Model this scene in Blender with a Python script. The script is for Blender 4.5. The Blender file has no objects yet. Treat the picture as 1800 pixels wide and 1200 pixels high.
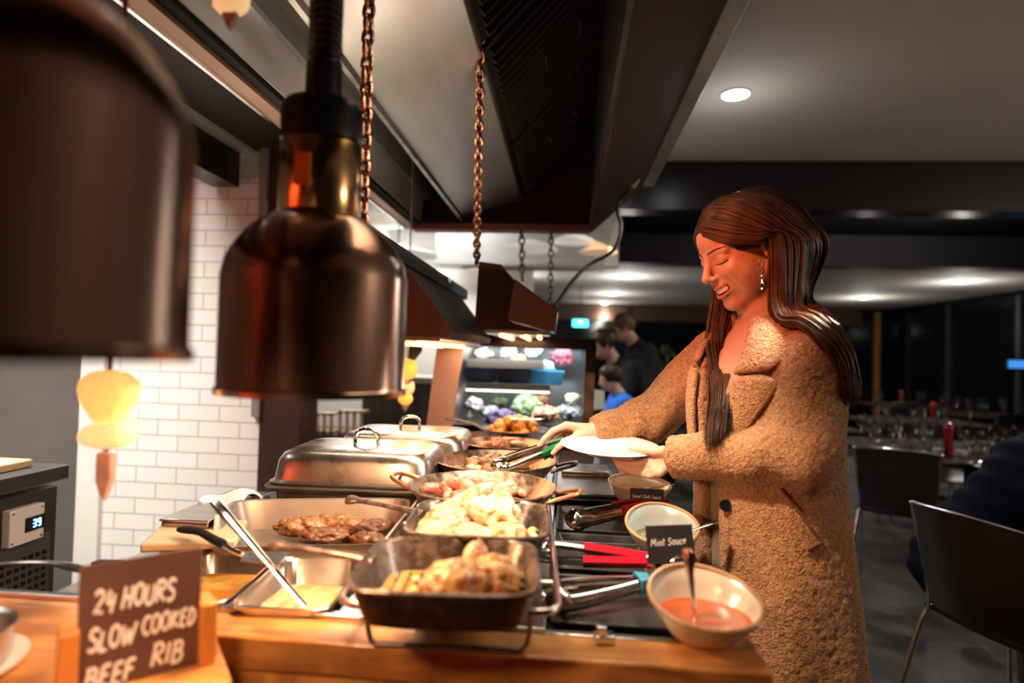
import bpy, bmesh, math, random
import numpy as np
from mathutils import Vector, Matrix, Euler, noise as mnoise

random.seed(7)
rng = np.random.default_rng(7)
SC = bpy.context.scene
COL = SC.collection
R = math.radians
PI = math.pi

# ------------------------------------------------------------------ camera
FPX, HC = 1070.0, 1.32
YAW, PIT, ROL = R(5.1), R(1.2), R(1.6)
_fw = Vector((-math.sin(YAW) * math.cos(PIT), math.cos(YAW) * math.cos(PIT), math.sin(PIT)))
_r0 = _fw.cross(Vector((0, 0, 1))).normalized()
_u0 = _r0.cross(_fw)
_rt = _r0 * math.cos(ROL) + _u0 * math.sin(ROL)
_up = -_r0 * math.sin(ROL) + _u0 * math.cos(ROL)
cam_d = bpy.data.cameras.new('camera')
cam = bpy.data.objects.new('camera', cam_d)
COL.objects.link(cam)
_m = Matrix((_rt, _up, -_fw)).transposed().to_4x4()
_m.translation = Vector((0, 0, HC))
cam.matrix_world = _m
cam_d.sensor_width = 36.0
cam_d.lens = FPX / 1800 * 36.0
cam_d.clip_start = 0.02
cam_d.dof.use_dof = True
cam_d.dof.focus_distance = 1.52
cam_d.dof.aperture_fstop = 1.45
SC.camera = cam

# ------------------------------------------------------------------ view + world
SC.view_settings.view_transform = 'Standard'
SC.view_settings.look = 'None'
SC.view_settings.exposure = 0.9
SC.view_settings.gamma = 1.0
SC.view_settings.use_curve_mapping = False
SC.cycles.use_denoising = True
SC.cycles.max_bounces = 8
SC.cycles.caustics_reflective = False
SC.cycles.caustics_refractive = False
SC.cycles.sample_clamp_indirect = 6.0
W = bpy.data.worlds.new('night')
SC.world = W
W.use_nodes = True
W.node_tree.nodes['Background'].inputs[0].default_value = (0.5, 0.6, 0.8, 1)
W.node_tree.nodes['Background'].inputs[1].default_value = 0.004

# ------------------------------------------------------------------ lights of the place, and fill lights added to them
def light(name, kind, loc, power, col, size=0.1, size_y=None, aim=None, spot=None, blend=.5):
    d = bpy.data.lights.new(name, kind)
    d.energy = power
    d.color = col
    if kind == 'AREA':
        d.size = size
        if size_y:
            d.shape = 'RECTANGLE'; d.size_y = size_y
    else:
        d.shadow_soft_size = size
    if kind == 'SPOT':
        d.spot_size = R(spot or 60); d.spot_blend = blend
    o = bpy.data.objects.new(name, d)
    COL.objects.link(o)
    o.location = loc
    if aim is not None:
        v = Vector(aim) - Vector(loc)
        o.rotation_euler = v.to_track_quat('-Z', 'Y').to_euler()
    return o

WARM = (1.0, 0.55, 0.24)
light('kitchen_ceiling_light', 'AREA', (-2.1, 1.5, 2.62), 42, (1, .93, .84), 1.4, 1.0, aim=(-2.1, 1.9, 0)).data.spread = R(104)
light('cupboard_fill_spot', 'SPOT', (-1.55, -.15, 2.5), 300, (1, .80, .62), .1, aim=(-2.45, -.85, 1.25), spot=58, blend=.5)  # unseen spot added only to light the red cupboard
light('back_kitchen_light', 'AREA', (-1.2, 4.6, 2.5), 45, (1, .95, .88), 1.2, .8, aim=(-1.2, 4.4, 0))
light('hood_lamp', 'AREA', (-.3, 1.55, 1.98), 3.6, (1, .74, .52), .5, 1.5, aim=(-.25, 1.5, 0)).data.spread = R(96)
light('face_red_spot', 'SPOT', (-.35, .75, 2.0), 34, (1, .20, .07), .05, aim=(.36, 1.45, 1.45), spot=26, blend=.7)  # unseen red spot added to redden the woman's face
light('counter_fill_spot', 'SPOT', (-.28, .95, 2.0), 60, (1, .74, .50), .05, aim=(.16, 1.36, .90), spot=46, blend=.6)  # extra spot without a lamp body, added to brighten the counter
light('case_light', 'AREA', (-.22, 3.02, 1.345), 3.0, (.86, .95, 1), .6, .25, aim=(-.22, 3.12, 0))
light('case_shelf_light', 'AREA', (-.22, 2.98, 1.155), 1.2, (.9, .96, 1), .55, .2, aim=(-.22, 3.12, 0))
light('glass_glint_light', 'POINT', (2.5, 5.3, 2.62), 16, (1, .95, .88), .035)  # unseen point light added for glints in the glasses
light('glass_glint_light', 'POINT', (3.4, 5.6, 2.62), 16, (1, .95, .88), .035)  # second point light added for the glass glints
light('dining_fill', 'AREA', (3.0, 5.6, 2.2), 5, (1, .9, .8), 1.5, 1.5, aim=(3, 5.4, 0))  # soft fill added over the tables, no fixture there
light('ceiling_fill_spot', 'SPOT', (5.4, .9, 1.9), 160, (1, .80, .63), .12, aim=(2.8, 1.9, 2.7), spot=110, blend=.8)  # unseen upward spot added to brighten the near ceiling
light('people_fill_spot', 'SPOT', (.25, 4.1, 2.6), 26, (1, .9, .78), .08, aim=(.4, 4.7, 1.2), spot=70, blend=.6)  # spot added to brighten the background people
# ------------------------------------------------------------------ pixel helpers (turn a pixel of the photograph and a known plane into a place)
def ray(px, py):
    return _fw + _rt * ((px - 900) / FPX) - _up * ((py - 600) / FPX)
def PY(px, py, Y):
    d = ray(px, py); return Vector((0, 0, HC)) + d * (Y / d.y)
def PZ(px, py, Z):
    d = ray(px, py); return Vector((0, 0, HC)) + d * ((Z - HC) / d.z)

# ------------------------------------------------------------------ materials
MATS = {}
def mat(name, c, r=.5, m=0.0, c2=None, ns=12., det=4., lo=.35, hi=.65, bump=0., bs=60., stretch=(1, 1, 1), trans=0., em=None, es=0.,
        coat=0., sss=0., ior=1.45, spec=.5, r2=None, alpha=1., sheen=0., aniso=0.):
    if name in MATS:
        return MATS[name]
    M = bpy.data.materials.new(name); M.use_nodes = True
    nt = M.node_tree; N = nt.nodes; L = nt.links
    b = N['Principled BSDF']
    b.inputs['Base Color'].default_value = (*c, 1)
    b.inputs['Roughness'].default_value = r
    b.inputs['Metallic'].default_value = m
    b.inputs['IOR'].default_value = ior
    b.inputs['Transmission Weight'].default_value = trans
    b.inputs['Coat Weight'].default_value = coat
    b.inputs['Coat Roughness'].default_value = .12
    b.inputs['Specular IOR Level'].default_value = spec
    b.inputs['Alpha'].default_value = alpha
    if sheen:
        b.inputs['Sheen Weight'].default_value = sheen
    if aniso:
        b.inputs['Anisotropic'].default_value = aniso
    if sss:
        b.inputs['Subsurface Weight'].default_value = sss
        b.inputs['Subsurface Radius'].default_value = (.012, .006, .003)
        b.inputs['Subsurface Scale'].default_value = 1.0
    if em:
        b.inputs['Emission Color'].default_value = (*em, 1)
        b.inputs['Emission Strength'].default_value = es
    tc = N.new('ShaderNodeTexCoord')
    mp = N.new('ShaderNodeMapping'); mp.inputs['Scale'].default_value = stretch
    L.new(tc.outputs['Object'], mp.inputs['Vector'])
    if c2 is not None or r2 is not None:
        nz = N.new('ShaderNodeTexNoise'); nz.inputs['Scale'].default_value = ns; nz.inputs['Detail'].default_value = det
        L.new(mp.outputs[0], nz.inputs['Vector'])
        rp = N.new('ShaderNodeMapRange'); rp.inputs['From Min'].default_value = lo; rp.inputs['From Max'].default_value = hi
        L.new(nz.outputs['Fac'], rp.inputs['Value'])
        if c2 is not None:
            mx = N.new('ShaderNodeMix'); mx.data_type = 'RGBA'
            mx.inputs[6].default_value = (*c, 1); mx.inputs[7].default_value = (*c2, 1)
            L.new(rp.outputs[0], mx.inputs[0]); L.new(mx.outputs[2], b.inputs['Base Color'])
        if r2 is not None:
            rr = N.new('ShaderNodeMapRange'); rr.inputs['To Min'].default_value = r; rr.inputs['To Max'].default_value = r2
            L.new(rp.outputs[0], rr.inputs['Value']); L.new(rr.outputs[0], b.inputs['Roughness'])
    if bump:
        n2 = N.new('ShaderNodeTexNoise'); n2.inputs['Scale'].default_value = bs; n2.inputs['Detail'].default_value = 5
        L.new(mp.outputs[0], n2.inputs['Vector'])
        bp = N.new('ShaderNodeBump'); bp.inputs['Strength'].default_value = bump; bp.inputs['Distance'].default_value = .01
        L.new(n2.outputs['Fac'], bp.inputs['Height']); L.new(bp.outputs[0], b.inputs['Normal'])
    MATS[name] = M
    return M

def brick_mat(name, c1, c2, mortar, bw, rh, ms, rough=.15, off=.5, bump=.3):
    M = bpy.data.materials.new(name); M.use_nodes = True
    nt = M.node_tree; N = nt.nodes; L = nt.links; b = N['Principled BSDF']
    tc = N.new('ShaderNodeTexCoord'); sp = N.new('ShaderNodeSeparateXYZ'); cb = N.new('ShaderNodeCombineXYZ')
    L.new(tc.outputs['Object'], sp.inputs[0]); L.new(sp.outputs['X'], cb.inputs['X']); L.new(sp.outputs['Z'], cb.inputs['Y'])
    br = N.new('ShaderNodeTexBrick'); br.offset = off
    for k, v in (('Color1', c1), ('Color2', c2), ('Mortar', mortar)):
        br.inputs[k].default_value = (*v, 1)
    br.inputs['Scale'].default_value = 1
    br.inputs['Brick Width'].default_value = bw; br.inputs['Row Height'].default_value = rh; br.inputs['Mortar Size'].default_value = ms
    L.new(cb.outputs[0], br.inputs['Vector']); L.new(br.outputs['Color'], b.inputs['Base Color'])
    bp = N.new('ShaderNodeBump'); bp.inputs['Strength'].default_value = bump; bp.inputs['Distance'].default_value = .004; bp.invert = True
    L.new(br.outputs['Fac'], bp.inputs['Height']); L.new(bp.outputs[0], b.inputs['Normal'])
    b.inputs['Roughness'].default_value = rough
    return M

def fleece_mat(name, c, cd, scale=150.):
    M = bpy.data.materials.new(name); M.use_nodes = True
    nt = M.node_tree; N = nt.nodes; L = nt.links; b = N['Principled BSDF']
    tc = N.new('ShaderNodeTexCoord')
    nz = N.new('ShaderNodeTexNoise'); nz.inputs['Scale'].default_value = scale * .9; nz.inputs['Detail'].default_value = 2
    L.new(tc.outputs['Object'], nz.inputs['Vector'])
    ad = N.new('ShaderNodeMix'); ad.data_type = 'RGBA'; ad.blend_type = 'LINEAR_LIGHT'; ad.inputs[0].default_value = .012
    L.new(tc.outputs['Object'], ad.inputs[6]); L.new(nz.outputs['Color'], ad.inputs[7])
    vo = N.new('ShaderNodeTexVoronoi'); vo.feature = 'SMOOTH_F1'; vo.inputs['Scale'].default_value = scale
    vo.inputs['Smoothness'].default_value = .35
    L.new(ad.outputs[2], vo.inputs['Vector'])
    rp = N.new('ShaderNodeMapRange'); rp.inputs['From Min'].default_value = .15; rp.inputs['From Max'].default_value = .75
    L.new(vo.outputs['Distance'], rp.inputs['Value'])
    mx = N.new('ShaderNodeMix'); mx.data_type = 'RGBA'
    mx.inputs[6].default_value = (*c, 1); mx.inputs[7].default_value = (*cd, 1)
    L.new(rp.outputs[0], mx.inputs[0]); L.new(mx.outputs[2], b.inputs['Base Color'])
    bp = N.new('ShaderNodeBump'); bp.inputs['Strength'].default_value = .9; bp.inputs['Distance'].default_value = .006; bp.invert = True
    L.new(vo.outputs['Distance'], bp.inputs['Height']); L.new(bp.outputs[0], b.inputs['Normal'])
    b.inputs['Roughness'].default_value = .95; b.inputs['Sheen Weight'].default_value = .25
    b.inputs['Specular IOR Level'].default_value = .15
    return M

def wood_mat(name, c1, c2, c3, axis='x', scale=7., rough=.35, coat=.2, blotch=5.):
    M = bpy.data.materials.new(name); M.use_nodes = True
    nt = M.node_tree; N = nt.nodes; L = nt.links; b = N['Principled BSDF']
    tc = N.new('ShaderNodeTexCoord'); mp = N.new('ShaderNodeMapping')
    mp.inputs['Scale'].default_value = {'x': (.16, 1, 1), 'y': (1, .16, 1), 'z': (1, 1, .16)}[axis]
    L.new(tc.outputs['Object'], mp.inputs[0])
    nz = N.new('ShaderNodeTexNoise'); nz.inputs['Scale'].default_value = scale * 6; nz.inputs['Detail'].default_value = 6; nz.inputs['Distortion'].default_value = 1.2
    L.new(mp.outputs[0], nz.inputs[0])
    n2 = N.new('ShaderNodeTexNoise'); n2.inputs['Scale'].default_value = blotch; n2.inputs['Detail'].default_value = 3
    L.new(tc.outputs['Object'], n2.inputs[0])
    m1 = N.new('ShaderNodeMix'); m1.data_type = 'RGBA'; m1.inputs[6].default_value = (*c1, 1); m1.inputs[7].default_value = (*c2, 1)
    r1 = N.new('ShaderNodeMapRange'); r1.inputs['From Min'].default_value = .35; r1.inputs['From Max'].default_value = .65
    L.new(nz.outputs['Fac'], r1.inputs[0]); L.new(r1.outputs[0], m1.inputs[0])
    m2 = N.new('ShaderNodeMix'); m2.data_type = 'RGBA'; m2.inputs[7].default_value = (*c3, 1)
    r2 = N.new('ShaderNodeMapRange'); r2.inputs['From Min'].default_value = .45; r2.inputs['From Max'].default_value = .75; r2.inputs['To Max'].default_value = .8
    L.new(n2.outputs['Fac'], r2.inputs[0]); L.new(r2.outputs[0], m2.inputs[0]); L.new(m1.outputs[2], m2.inputs[6])
    L.new(m2.outputs[2], b.inputs['Base Color'])
    bp = N.new('ShaderNodeBump'); bp.inputs['Strength'].default_value = .15; bp.inputs['Distance'].default_value = .004
    L.new(nz.outputs['Fac'], bp.inputs['Height']); L.new(bp.outputs[0], b.inputs['Normal'])
    b.inputs['Roughness'].default_value = rough; b.inputs['Coat Weight'].default_value = coat
    return M

# ------------------------------------------------------------------ mesh builder
class MB:
    def __init__(s):
        s.v = []; s.f = []
    def add(s, v, f, mtx=None):
        n = len(s.v)
        s.v += [tuple(mtx @ Vector(p)) if mtx is not None else tuple(p) for p in v]
        s.f += [tuple(i + n for i in q) for q in f]
        return s
    def box(s, c, d, rz=0., rot=None):
        x, y, z = (a / 2 for a in d)
        v = [(i * x, j * y, k * z) for i in (-1, 1) for j in (-1, 1) for k in (-1, 1)]
        f = [(0, 1, 3, 2), (4, 6, 7, 5), (0, 4, 5, 1), (2, 3, 7, 6), (0, 2, 6, 4), (1, 5, 7, 3)]
        m = Matrix.Translation(c) @ (Euler(rot).to_matrix().to_4x4() if rot else Matrix.Rotation(rz, 4, 'Z'))
        return s.add(v, f, m)
    def hexa(s, p):
        """eight corners: four of the bottom ring, four of the top ring"""
        return s.add(p, [(0, 3, 2, 1), (4, 5, 6, 7), (0, 1, 5, 4), (1, 2, 6, 5), (2, 3, 7, 6), (3, 0, 4, 7)])
    def prism(s, poly, axis, a, b):
        """closed 2-D outline swept along an axis from a to b"""
        n = len(poly)
        def P(u, w, t):
            return {'x': (t, u, w), 'y': (u, t, w), 'z': (u, w, t)}[axis]
        v = [P(u, w, a) for u, w in poly] + [P(u, w, b) for u, w in poly]
        f = [tuple(range(n))[::-1], tuple(range(n, 2 * n))] + [(i, (i + 1) % n, n + (i + 1) % n, n + i) for i in range(n)]
        return s.add(v, f)
    def rings(s, rings, cap0=True, cap1=True, closed=True):
        n = len(rings[0]); v = [p for r in rings for p in r]; f = []
        for i in range(len(rings) - 1):
            for j in range(n if closed else n - 1):
                k = (j + 1) % n
                f.append((i * n + j, i * n + k, (i + 1) * n + k, (i + 1) * n + j))
        if cap0: f.append(tuple(range(n))[::-1])
        if cap1: f.append(tuple(range((len(rings) - 1) * n, len(rings) * n)))
        return s.add(v, f)
    def tube(s, path, r, n=10, flat=1., caps=True, up=None):
        """tube through the points of path; r a number or one per point; flat squashes across the second normal"""
        P = [Vector(p) for p in path]; k = len(P)
        rr = [r] * k if isinstance(r, (int, float)) else list(r)
        rings = []; ref = None
        for i in range(k):
            t = (P[min(i + 1, k - 1)] - P[max(i - 1, 0)])
            if t.length < 1e-9: t = Vector((0, 0, 1))
            t.normalize()
            if ref is None:
                ref = Vector(up) if up is not None else (Vector((0, 0, 1)) if abs(t.z) < .9 else Vector((1, 0, 0)))
            a = t.cross(ref)
            if a.length < 1e-6: a = t.orthogonal()
            a.normalize(); b = a.cross(t); b.normalize(); ref = b
            rings.append([P[i] + a * (rr[i] * math.cos(q * 2 * PI / n)) + b * (rr[i] * flat * math.sin(q * 2 * PI / n)) for q in range(n)])
        return s.rings(rings, caps, caps)
    def loop(s, path, r, n=8):
        """closed tube"""
        P = [Vector(p) for p in path]; k = len(P); rings = []
        for i in range(k):
            t = (P[(i + 1) % k] - P[i - 1]).normalized()
            ref = Vector((0, 0, 1)) if abs(t.z) < .8 else Vector((0, 1, 0))
            a = t.cross(ref).normalized(); b = a.cross(t)
            rings.append([P[i] + a * (r * math.cos(q * 2 * PI / n)) + b * (r * math.sin(q * 2 * PI / n)) for q in range(n)])
        m = len(rings); v = [p for x in rings for p in x]
        f = [(i * n + j, i * n + (j + 1) % n, ((i + 1) % m) * n + (j + 1) % n, ((i + 1) % m) * n + j) for i in range(m) for j in range(n)]
        return s.add(v, f)
    def lathe(s, prof, c=(0, 0, 0), n=40, sx=1., sy=1.):
        rings = [[(c[0] + r * sx * math.cos(2 * PI * j / n), c[1] + r * sy * math.sin(2 * PI * j / n), c[2] + z) for j in range(n)] for r, z in prof]
        return s.rings(rings, True, True)
    def ball(s, c, r, n=14, noise=0., ns=20., seed=0., mtx=None):
        rx, ry, rz = (r, r, r) if isinstance(r, (int, float)) else r
        v = []; f = []; m = n * 2
        v.append((0, 0, 1))
        for i in range(1, n):
            t = PI * i / n
            v += [(math.sin(t) * math.cos(2 * PI * j / m), math.sin(t) * math.sin(2 * PI * j / m), math.cos(t)) for j in range(m)]
        v.append((0, 0, -1))
        f += [(0, 1 + j, 1 + (j + 1) % m) for j in range(m)]
        for i in range(n - 2):
            f += [(1 + i * m + j, 1 + (i + 1) * m + j, 1 + (i + 1) * m + (j + 1) % m, 1 + i * m + (j + 1) % m) for j in range(m)]
        e = len(v) - 1
        f += [(e, 1 + (n - 2) * m + (j + 1) % m, 1 + (n - 2) * m + j) for j in range(m)]
        out = []
        for p in v:
            q = Vector(p); d = 1.
            if noise:
                w = Vector((q.x * rx, q.y * ry, q.z * rz)) * ns + Vector((seed * 7.3, seed * 3.1, seed))
                d = 1 + noise * mnoise.noise(w) + noise * .5 * mnoise.noise(w * 2.3)
            out.append(Vector((q.x * rx * d, q.y * ry * d, q.z * rz * d)))
        if mtx is not None: out = [mtx @ p for p in out]
        out = [p + Vector(c) for p in out]
        return s.add(out, f)
    def sheet(s, rows, th=0.003):
        """thick sheet from a grid of points"""
        n = len(rows[0]); m = len(rows)
        P = [[Vector(p) for p in r] for r in rows]
        T = []; B = []
        for i in range(m):
            for j in range(n):
                du = P[i][min(j + 1, n - 1)] - P[i][max(j - 1, 0)]; dv = P[min(i + 1, m - 1)][j] - P[max(i - 1, 0)][j]
                nn = du.cross(dv)
                nn = nn.normalized() if nn.length > 1e-12 else Vector((0, 0, 1))
                T.append(P[i][j] + nn * th / 2); B.append(P[i][j] - nn * th / 2)
        k = m * n; f = []
        for i in range(m - 1):
            for j in range(n - 1):
                a = i * n + j
                f.append((a, a + 1, a + n + 1, a + n)); f.append((k + a, k + a + n, k + a + n + 1, k + a + 1))
        edge = [j for j in range(n)] + [i * n + n - 1 for i in range(1, m)] + [(m - 1) * n + j for j in range(n - 2, -1, -1)] + [i * n for i in range(m - 2, 0, -1)]
        for q in range(len(edge)):
            a, b = edge[q], edge[(q + 1) % len(edge)]
            f.append((a, k + a, k + b, b))
        return s.add(T + B, f)
    def build(s, name, material, parent=None, bevel=0., sub=0, smooth=True, ang=38, seg=2, loc=None):
        me = bpy.data.meshes.new(name)
        me.from_pydata([tuple(p) for p in s.v], [], s.f)
        bm = bmesh.new(); bm.from_mesh(me); bmesh.ops.recalc_face_normals(bm, faces=bm.faces); bm.to_mesh(me); bm.free()
        me.materials.append(material)
        if smooth:
            me.polygons.foreach_set('use_smooth', [True] * len(me.polygons))
            if not sub: me.set_sharp_from_angle(angle=R(ang))
        o = bpy.data.objects.new(name, me); COL.objects.link(o)
        if parent is not None: o.parent = parent
        if loc is not None: o.location = loc
        if bevel:
            b = o.modifiers.new('bevel', 'BEVEL'); b.width = bevel; b.segments = seg; b.limit_method = 'ANGLE'; b.angle_limit = R(40)
        if sub:
            b = o.modifiers.new('sub', 'SUBSURF'); b.levels = sub; b.render_levels = sub
        return o

def tag(o, label=None, cat=None, group=None, kind=None):
    if label: o['label'] = label
    if cat: o['category'] = cat
    if group: o['group'] = group
    if kind: o['kind'] = kind
    return o
def thing(name, label, cat, group=None, loc=(0, 0, 0), rz=0., rot=None):
    o = bpy.data.objects.new(name, None); COL.objects.link(o)
    o.empty_display_size = .05
    o.location = loc; o.rotation_euler = rot if rot else (0, 0, rz)
    return tag(o, label, cat, group)
def struct(o):
    o['kind'] = 'structure'; return o
def dup(o, parent=None, loc=None, rz=None, rot=None, label=None, group=None, scale=None):
    c = o.copy(); COL.objects.link(c)
    if parent is not None: c.parent = parent
    for ch in list(o.children):
        dup(ch, c)
    if loc is not None: c.location = loc
    if rz is not None: c.rotation_euler = (0, 0, rz)
    if rot is not None: c.rotation_euler = rot
    if scale is not None: c.scale = scale if not isinstance(scale, (int, float)) else (scale,) * 3
    if label: c['label'] = label
    if group: c['group'] = group
    return c
def bez(pts, n=24):
    """Catmull-Rom through the points"""
    P = [Vector(p) for p in pts]; P = [P[0] * 2 - P[1]] + P + [P[-1] * 2 - P[-2]]
    out = []; segs = len(P) - 3
    for i in range(n + 1):
        t = i / n * segs; k = min(int(t), segs - 1); t -= k
        a, b, c, d = P[k:k + 4]
        out.append(.5 * ((2 * b) + (c - a) * t + (2 * a - 5 * b + 4 * c - d) * t * t + (3 * b - a - 3 * c + d) * t ** 3))
    return out
def lerp_list(pts, n):
    return bez(pts, n)

# ------------------------------------------------------------------ implicit surfaces (smooth unions) meshed by surface nets
def surf_nets(fn, lo, hi, h):
    ax = [np.arange(lo[i], hi[i] + h, h, dtype=np.float32) for i in range(3)]
    X, Y, Z = np.meshgrid(*ax, indexing='ij')
    V = fn(X, Y, Z).astype(np.float32)
    ins = V < 0
    nx, ny, nz = V.shape
    def cor(A, i, j, k): return A[i:nx - 1 + i, j:ny - 1 + j, k:nz - 1 + k]
    C = [(i, j, k) for i in (0, 1) for j in (0, 1) for k in (0, 1)]
    cnt = sum(cor(ins, *c).astype(np.int8) for c in C)
    mask = (cnt > 0) & (cnt < 8)
    ci, cj, ck = np.nonzero(mask)
    pos = np.zeros((len(ci), 3), np.float32); num = np.zeros(len(ci), np.float32)
    for a in C:
        for ax_ in range(3):
            if a[ax_]: continue
            b = list(a); b[ax_] = 1
            va = V[ci + a[0], cj + a[1], ck + a[2]]; vb = V[ci + b[0], cj + b[1], ck + b[2]]
            x = (va < 0) != (vb < 0)
            t = np.where(x, va / np.where(x, va - vb, 1), 0)
            p = np.stack([np.full_like(t, a[0]), np.full_like(t, a[1]), np.full_like(t, a[2])], 1); p[:, ax_] += t
            pos += p * x[:, None]; num += x
    pos = pos / num[:, None] + np.stack([ci, cj, ck], 1)
    pos = pos * h + np.array(lo, np.float32)
    idx = -np.ones(mask.shape, np.int64); idx[mask] = np.arange(len(ci))
    F = []
    for ax_ in range(3):
        s0 = [slice(None)] * 3; s1 = [slice(None)] * 3
        s0[ax_] = slice(0, -1); s1[ax_] = slice(1, None)
        d = ins[tuple(s0)] != ins[tuple(s1)]
        i, j, k = np.nonzero(d)
        g = [i, j, k]; o = [q for q in range(3) if q != ax_]
        ok = (g[o[0]] > 0) & (g[o[1]] > 0) & (g[o[0]] < V.shape[o[0]] - 1) & (g[o[1]] < V.shape[o[1]] - 1)
        g = [q[ok] for q in g]
        fl = ins[tuple(g)]
        def cell(da, db):
            q = [x.copy() for x in g]; q[o[0]] -= da; q[o[1]] -= db
            return idx[tuple(q)]
        quad = np.stack([cell(1, 1), cell(0, 1), cell(0, 0), cell(1, 0)], 1)
        if ax_ == 1: fl = ~fl
        quad[~fl] = quad[~fl][:, ::-1]
        F.append(quad)
    F = np.concatenate(F); F = F[(F >= 0).all(1)]
    return pos, F

def np_mesh(name, pos, F, material, parent=None):
    me = bpy.data.meshes.new(name)
    me.vertices.add(len(pos)); me.vertices.foreach_set('co', np.asarray(pos, np.float32).ravel())
    me.loops.add(F.size); me.loops.foreach_set('vertex_index', F.astype(np.int32).ravel())
    k = F.shape[1]
    me.polygons.add(len(F)); me.polygons.foreach_set('loop_start', np.arange(len(F), dtype=np.int32) * k)
    me.polygons.foreach_set('loop_total', np.full(len(F), k, np.int32))
    me.polygons.foreach_set('use_smooth', np.ones(len(F), bool))
    me.update(calc_edges=True); me.validate()
    me.materials.append(material)
    o = bpy.data.objects.new(name, me); COL.objects.link(o)
    if parent is not None: o.parent = parent
    return o
def smin(a, b, k):
    h = np.clip(.5 + .5 * (b - a) / k, 0, 1)
    return b + (a - b) * h - k * h * (1 - h)
def smax(a, b, k): return -smin(-a, -b, k)
def sd_cone(X, Y, Z, a, b, ra, rb):
    """capsule whose radius runs from ra to rb"""
    ba = np.array(b, np.float32) - np.array(a, np.float32)
    px, py, pz = X - a[0], Y - a[1], Z - a[2]
    t = np.clip((px * ba[0] + py * ba[1] + pz * ba[2]) / max(float(ba @ ba), 1e-9), 0, 1)
    return np.sqrt((px - t * ba[0]) ** 2 + (py - t * ba[1]) ** 2 + (pz - t * ba[2]) ** 2) - (ra + (rb - ra) * t)
def sd_ell(X, Y, Z, c, r):
    u, v, w = (X - c[0]) / r[0], (Y - c[1]) / r[1], (Z - c[2]) / r[2]
    k0 = np.sqrt(u * u + v * v + w * w)
    u, v, w = u / r[0], v / r[1], w / r[2]
    k1 = np.sqrt(u * u + v * v + w * w) + 1e-6
    return np.where(k0 < 1e-3, -min(r), k0 * (k0 - 1) / k1)
def sd_chain(X, Y, Z, pts, rad, k=.004):
    d = None
    for i in range(len(pts) - 1):
        e = sd_cone(X, Y, Z, pts[i], pts[i + 1], rad[i], rad[i + 1])
        d = e if d is None else smin(d, e, k)
    return d

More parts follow.
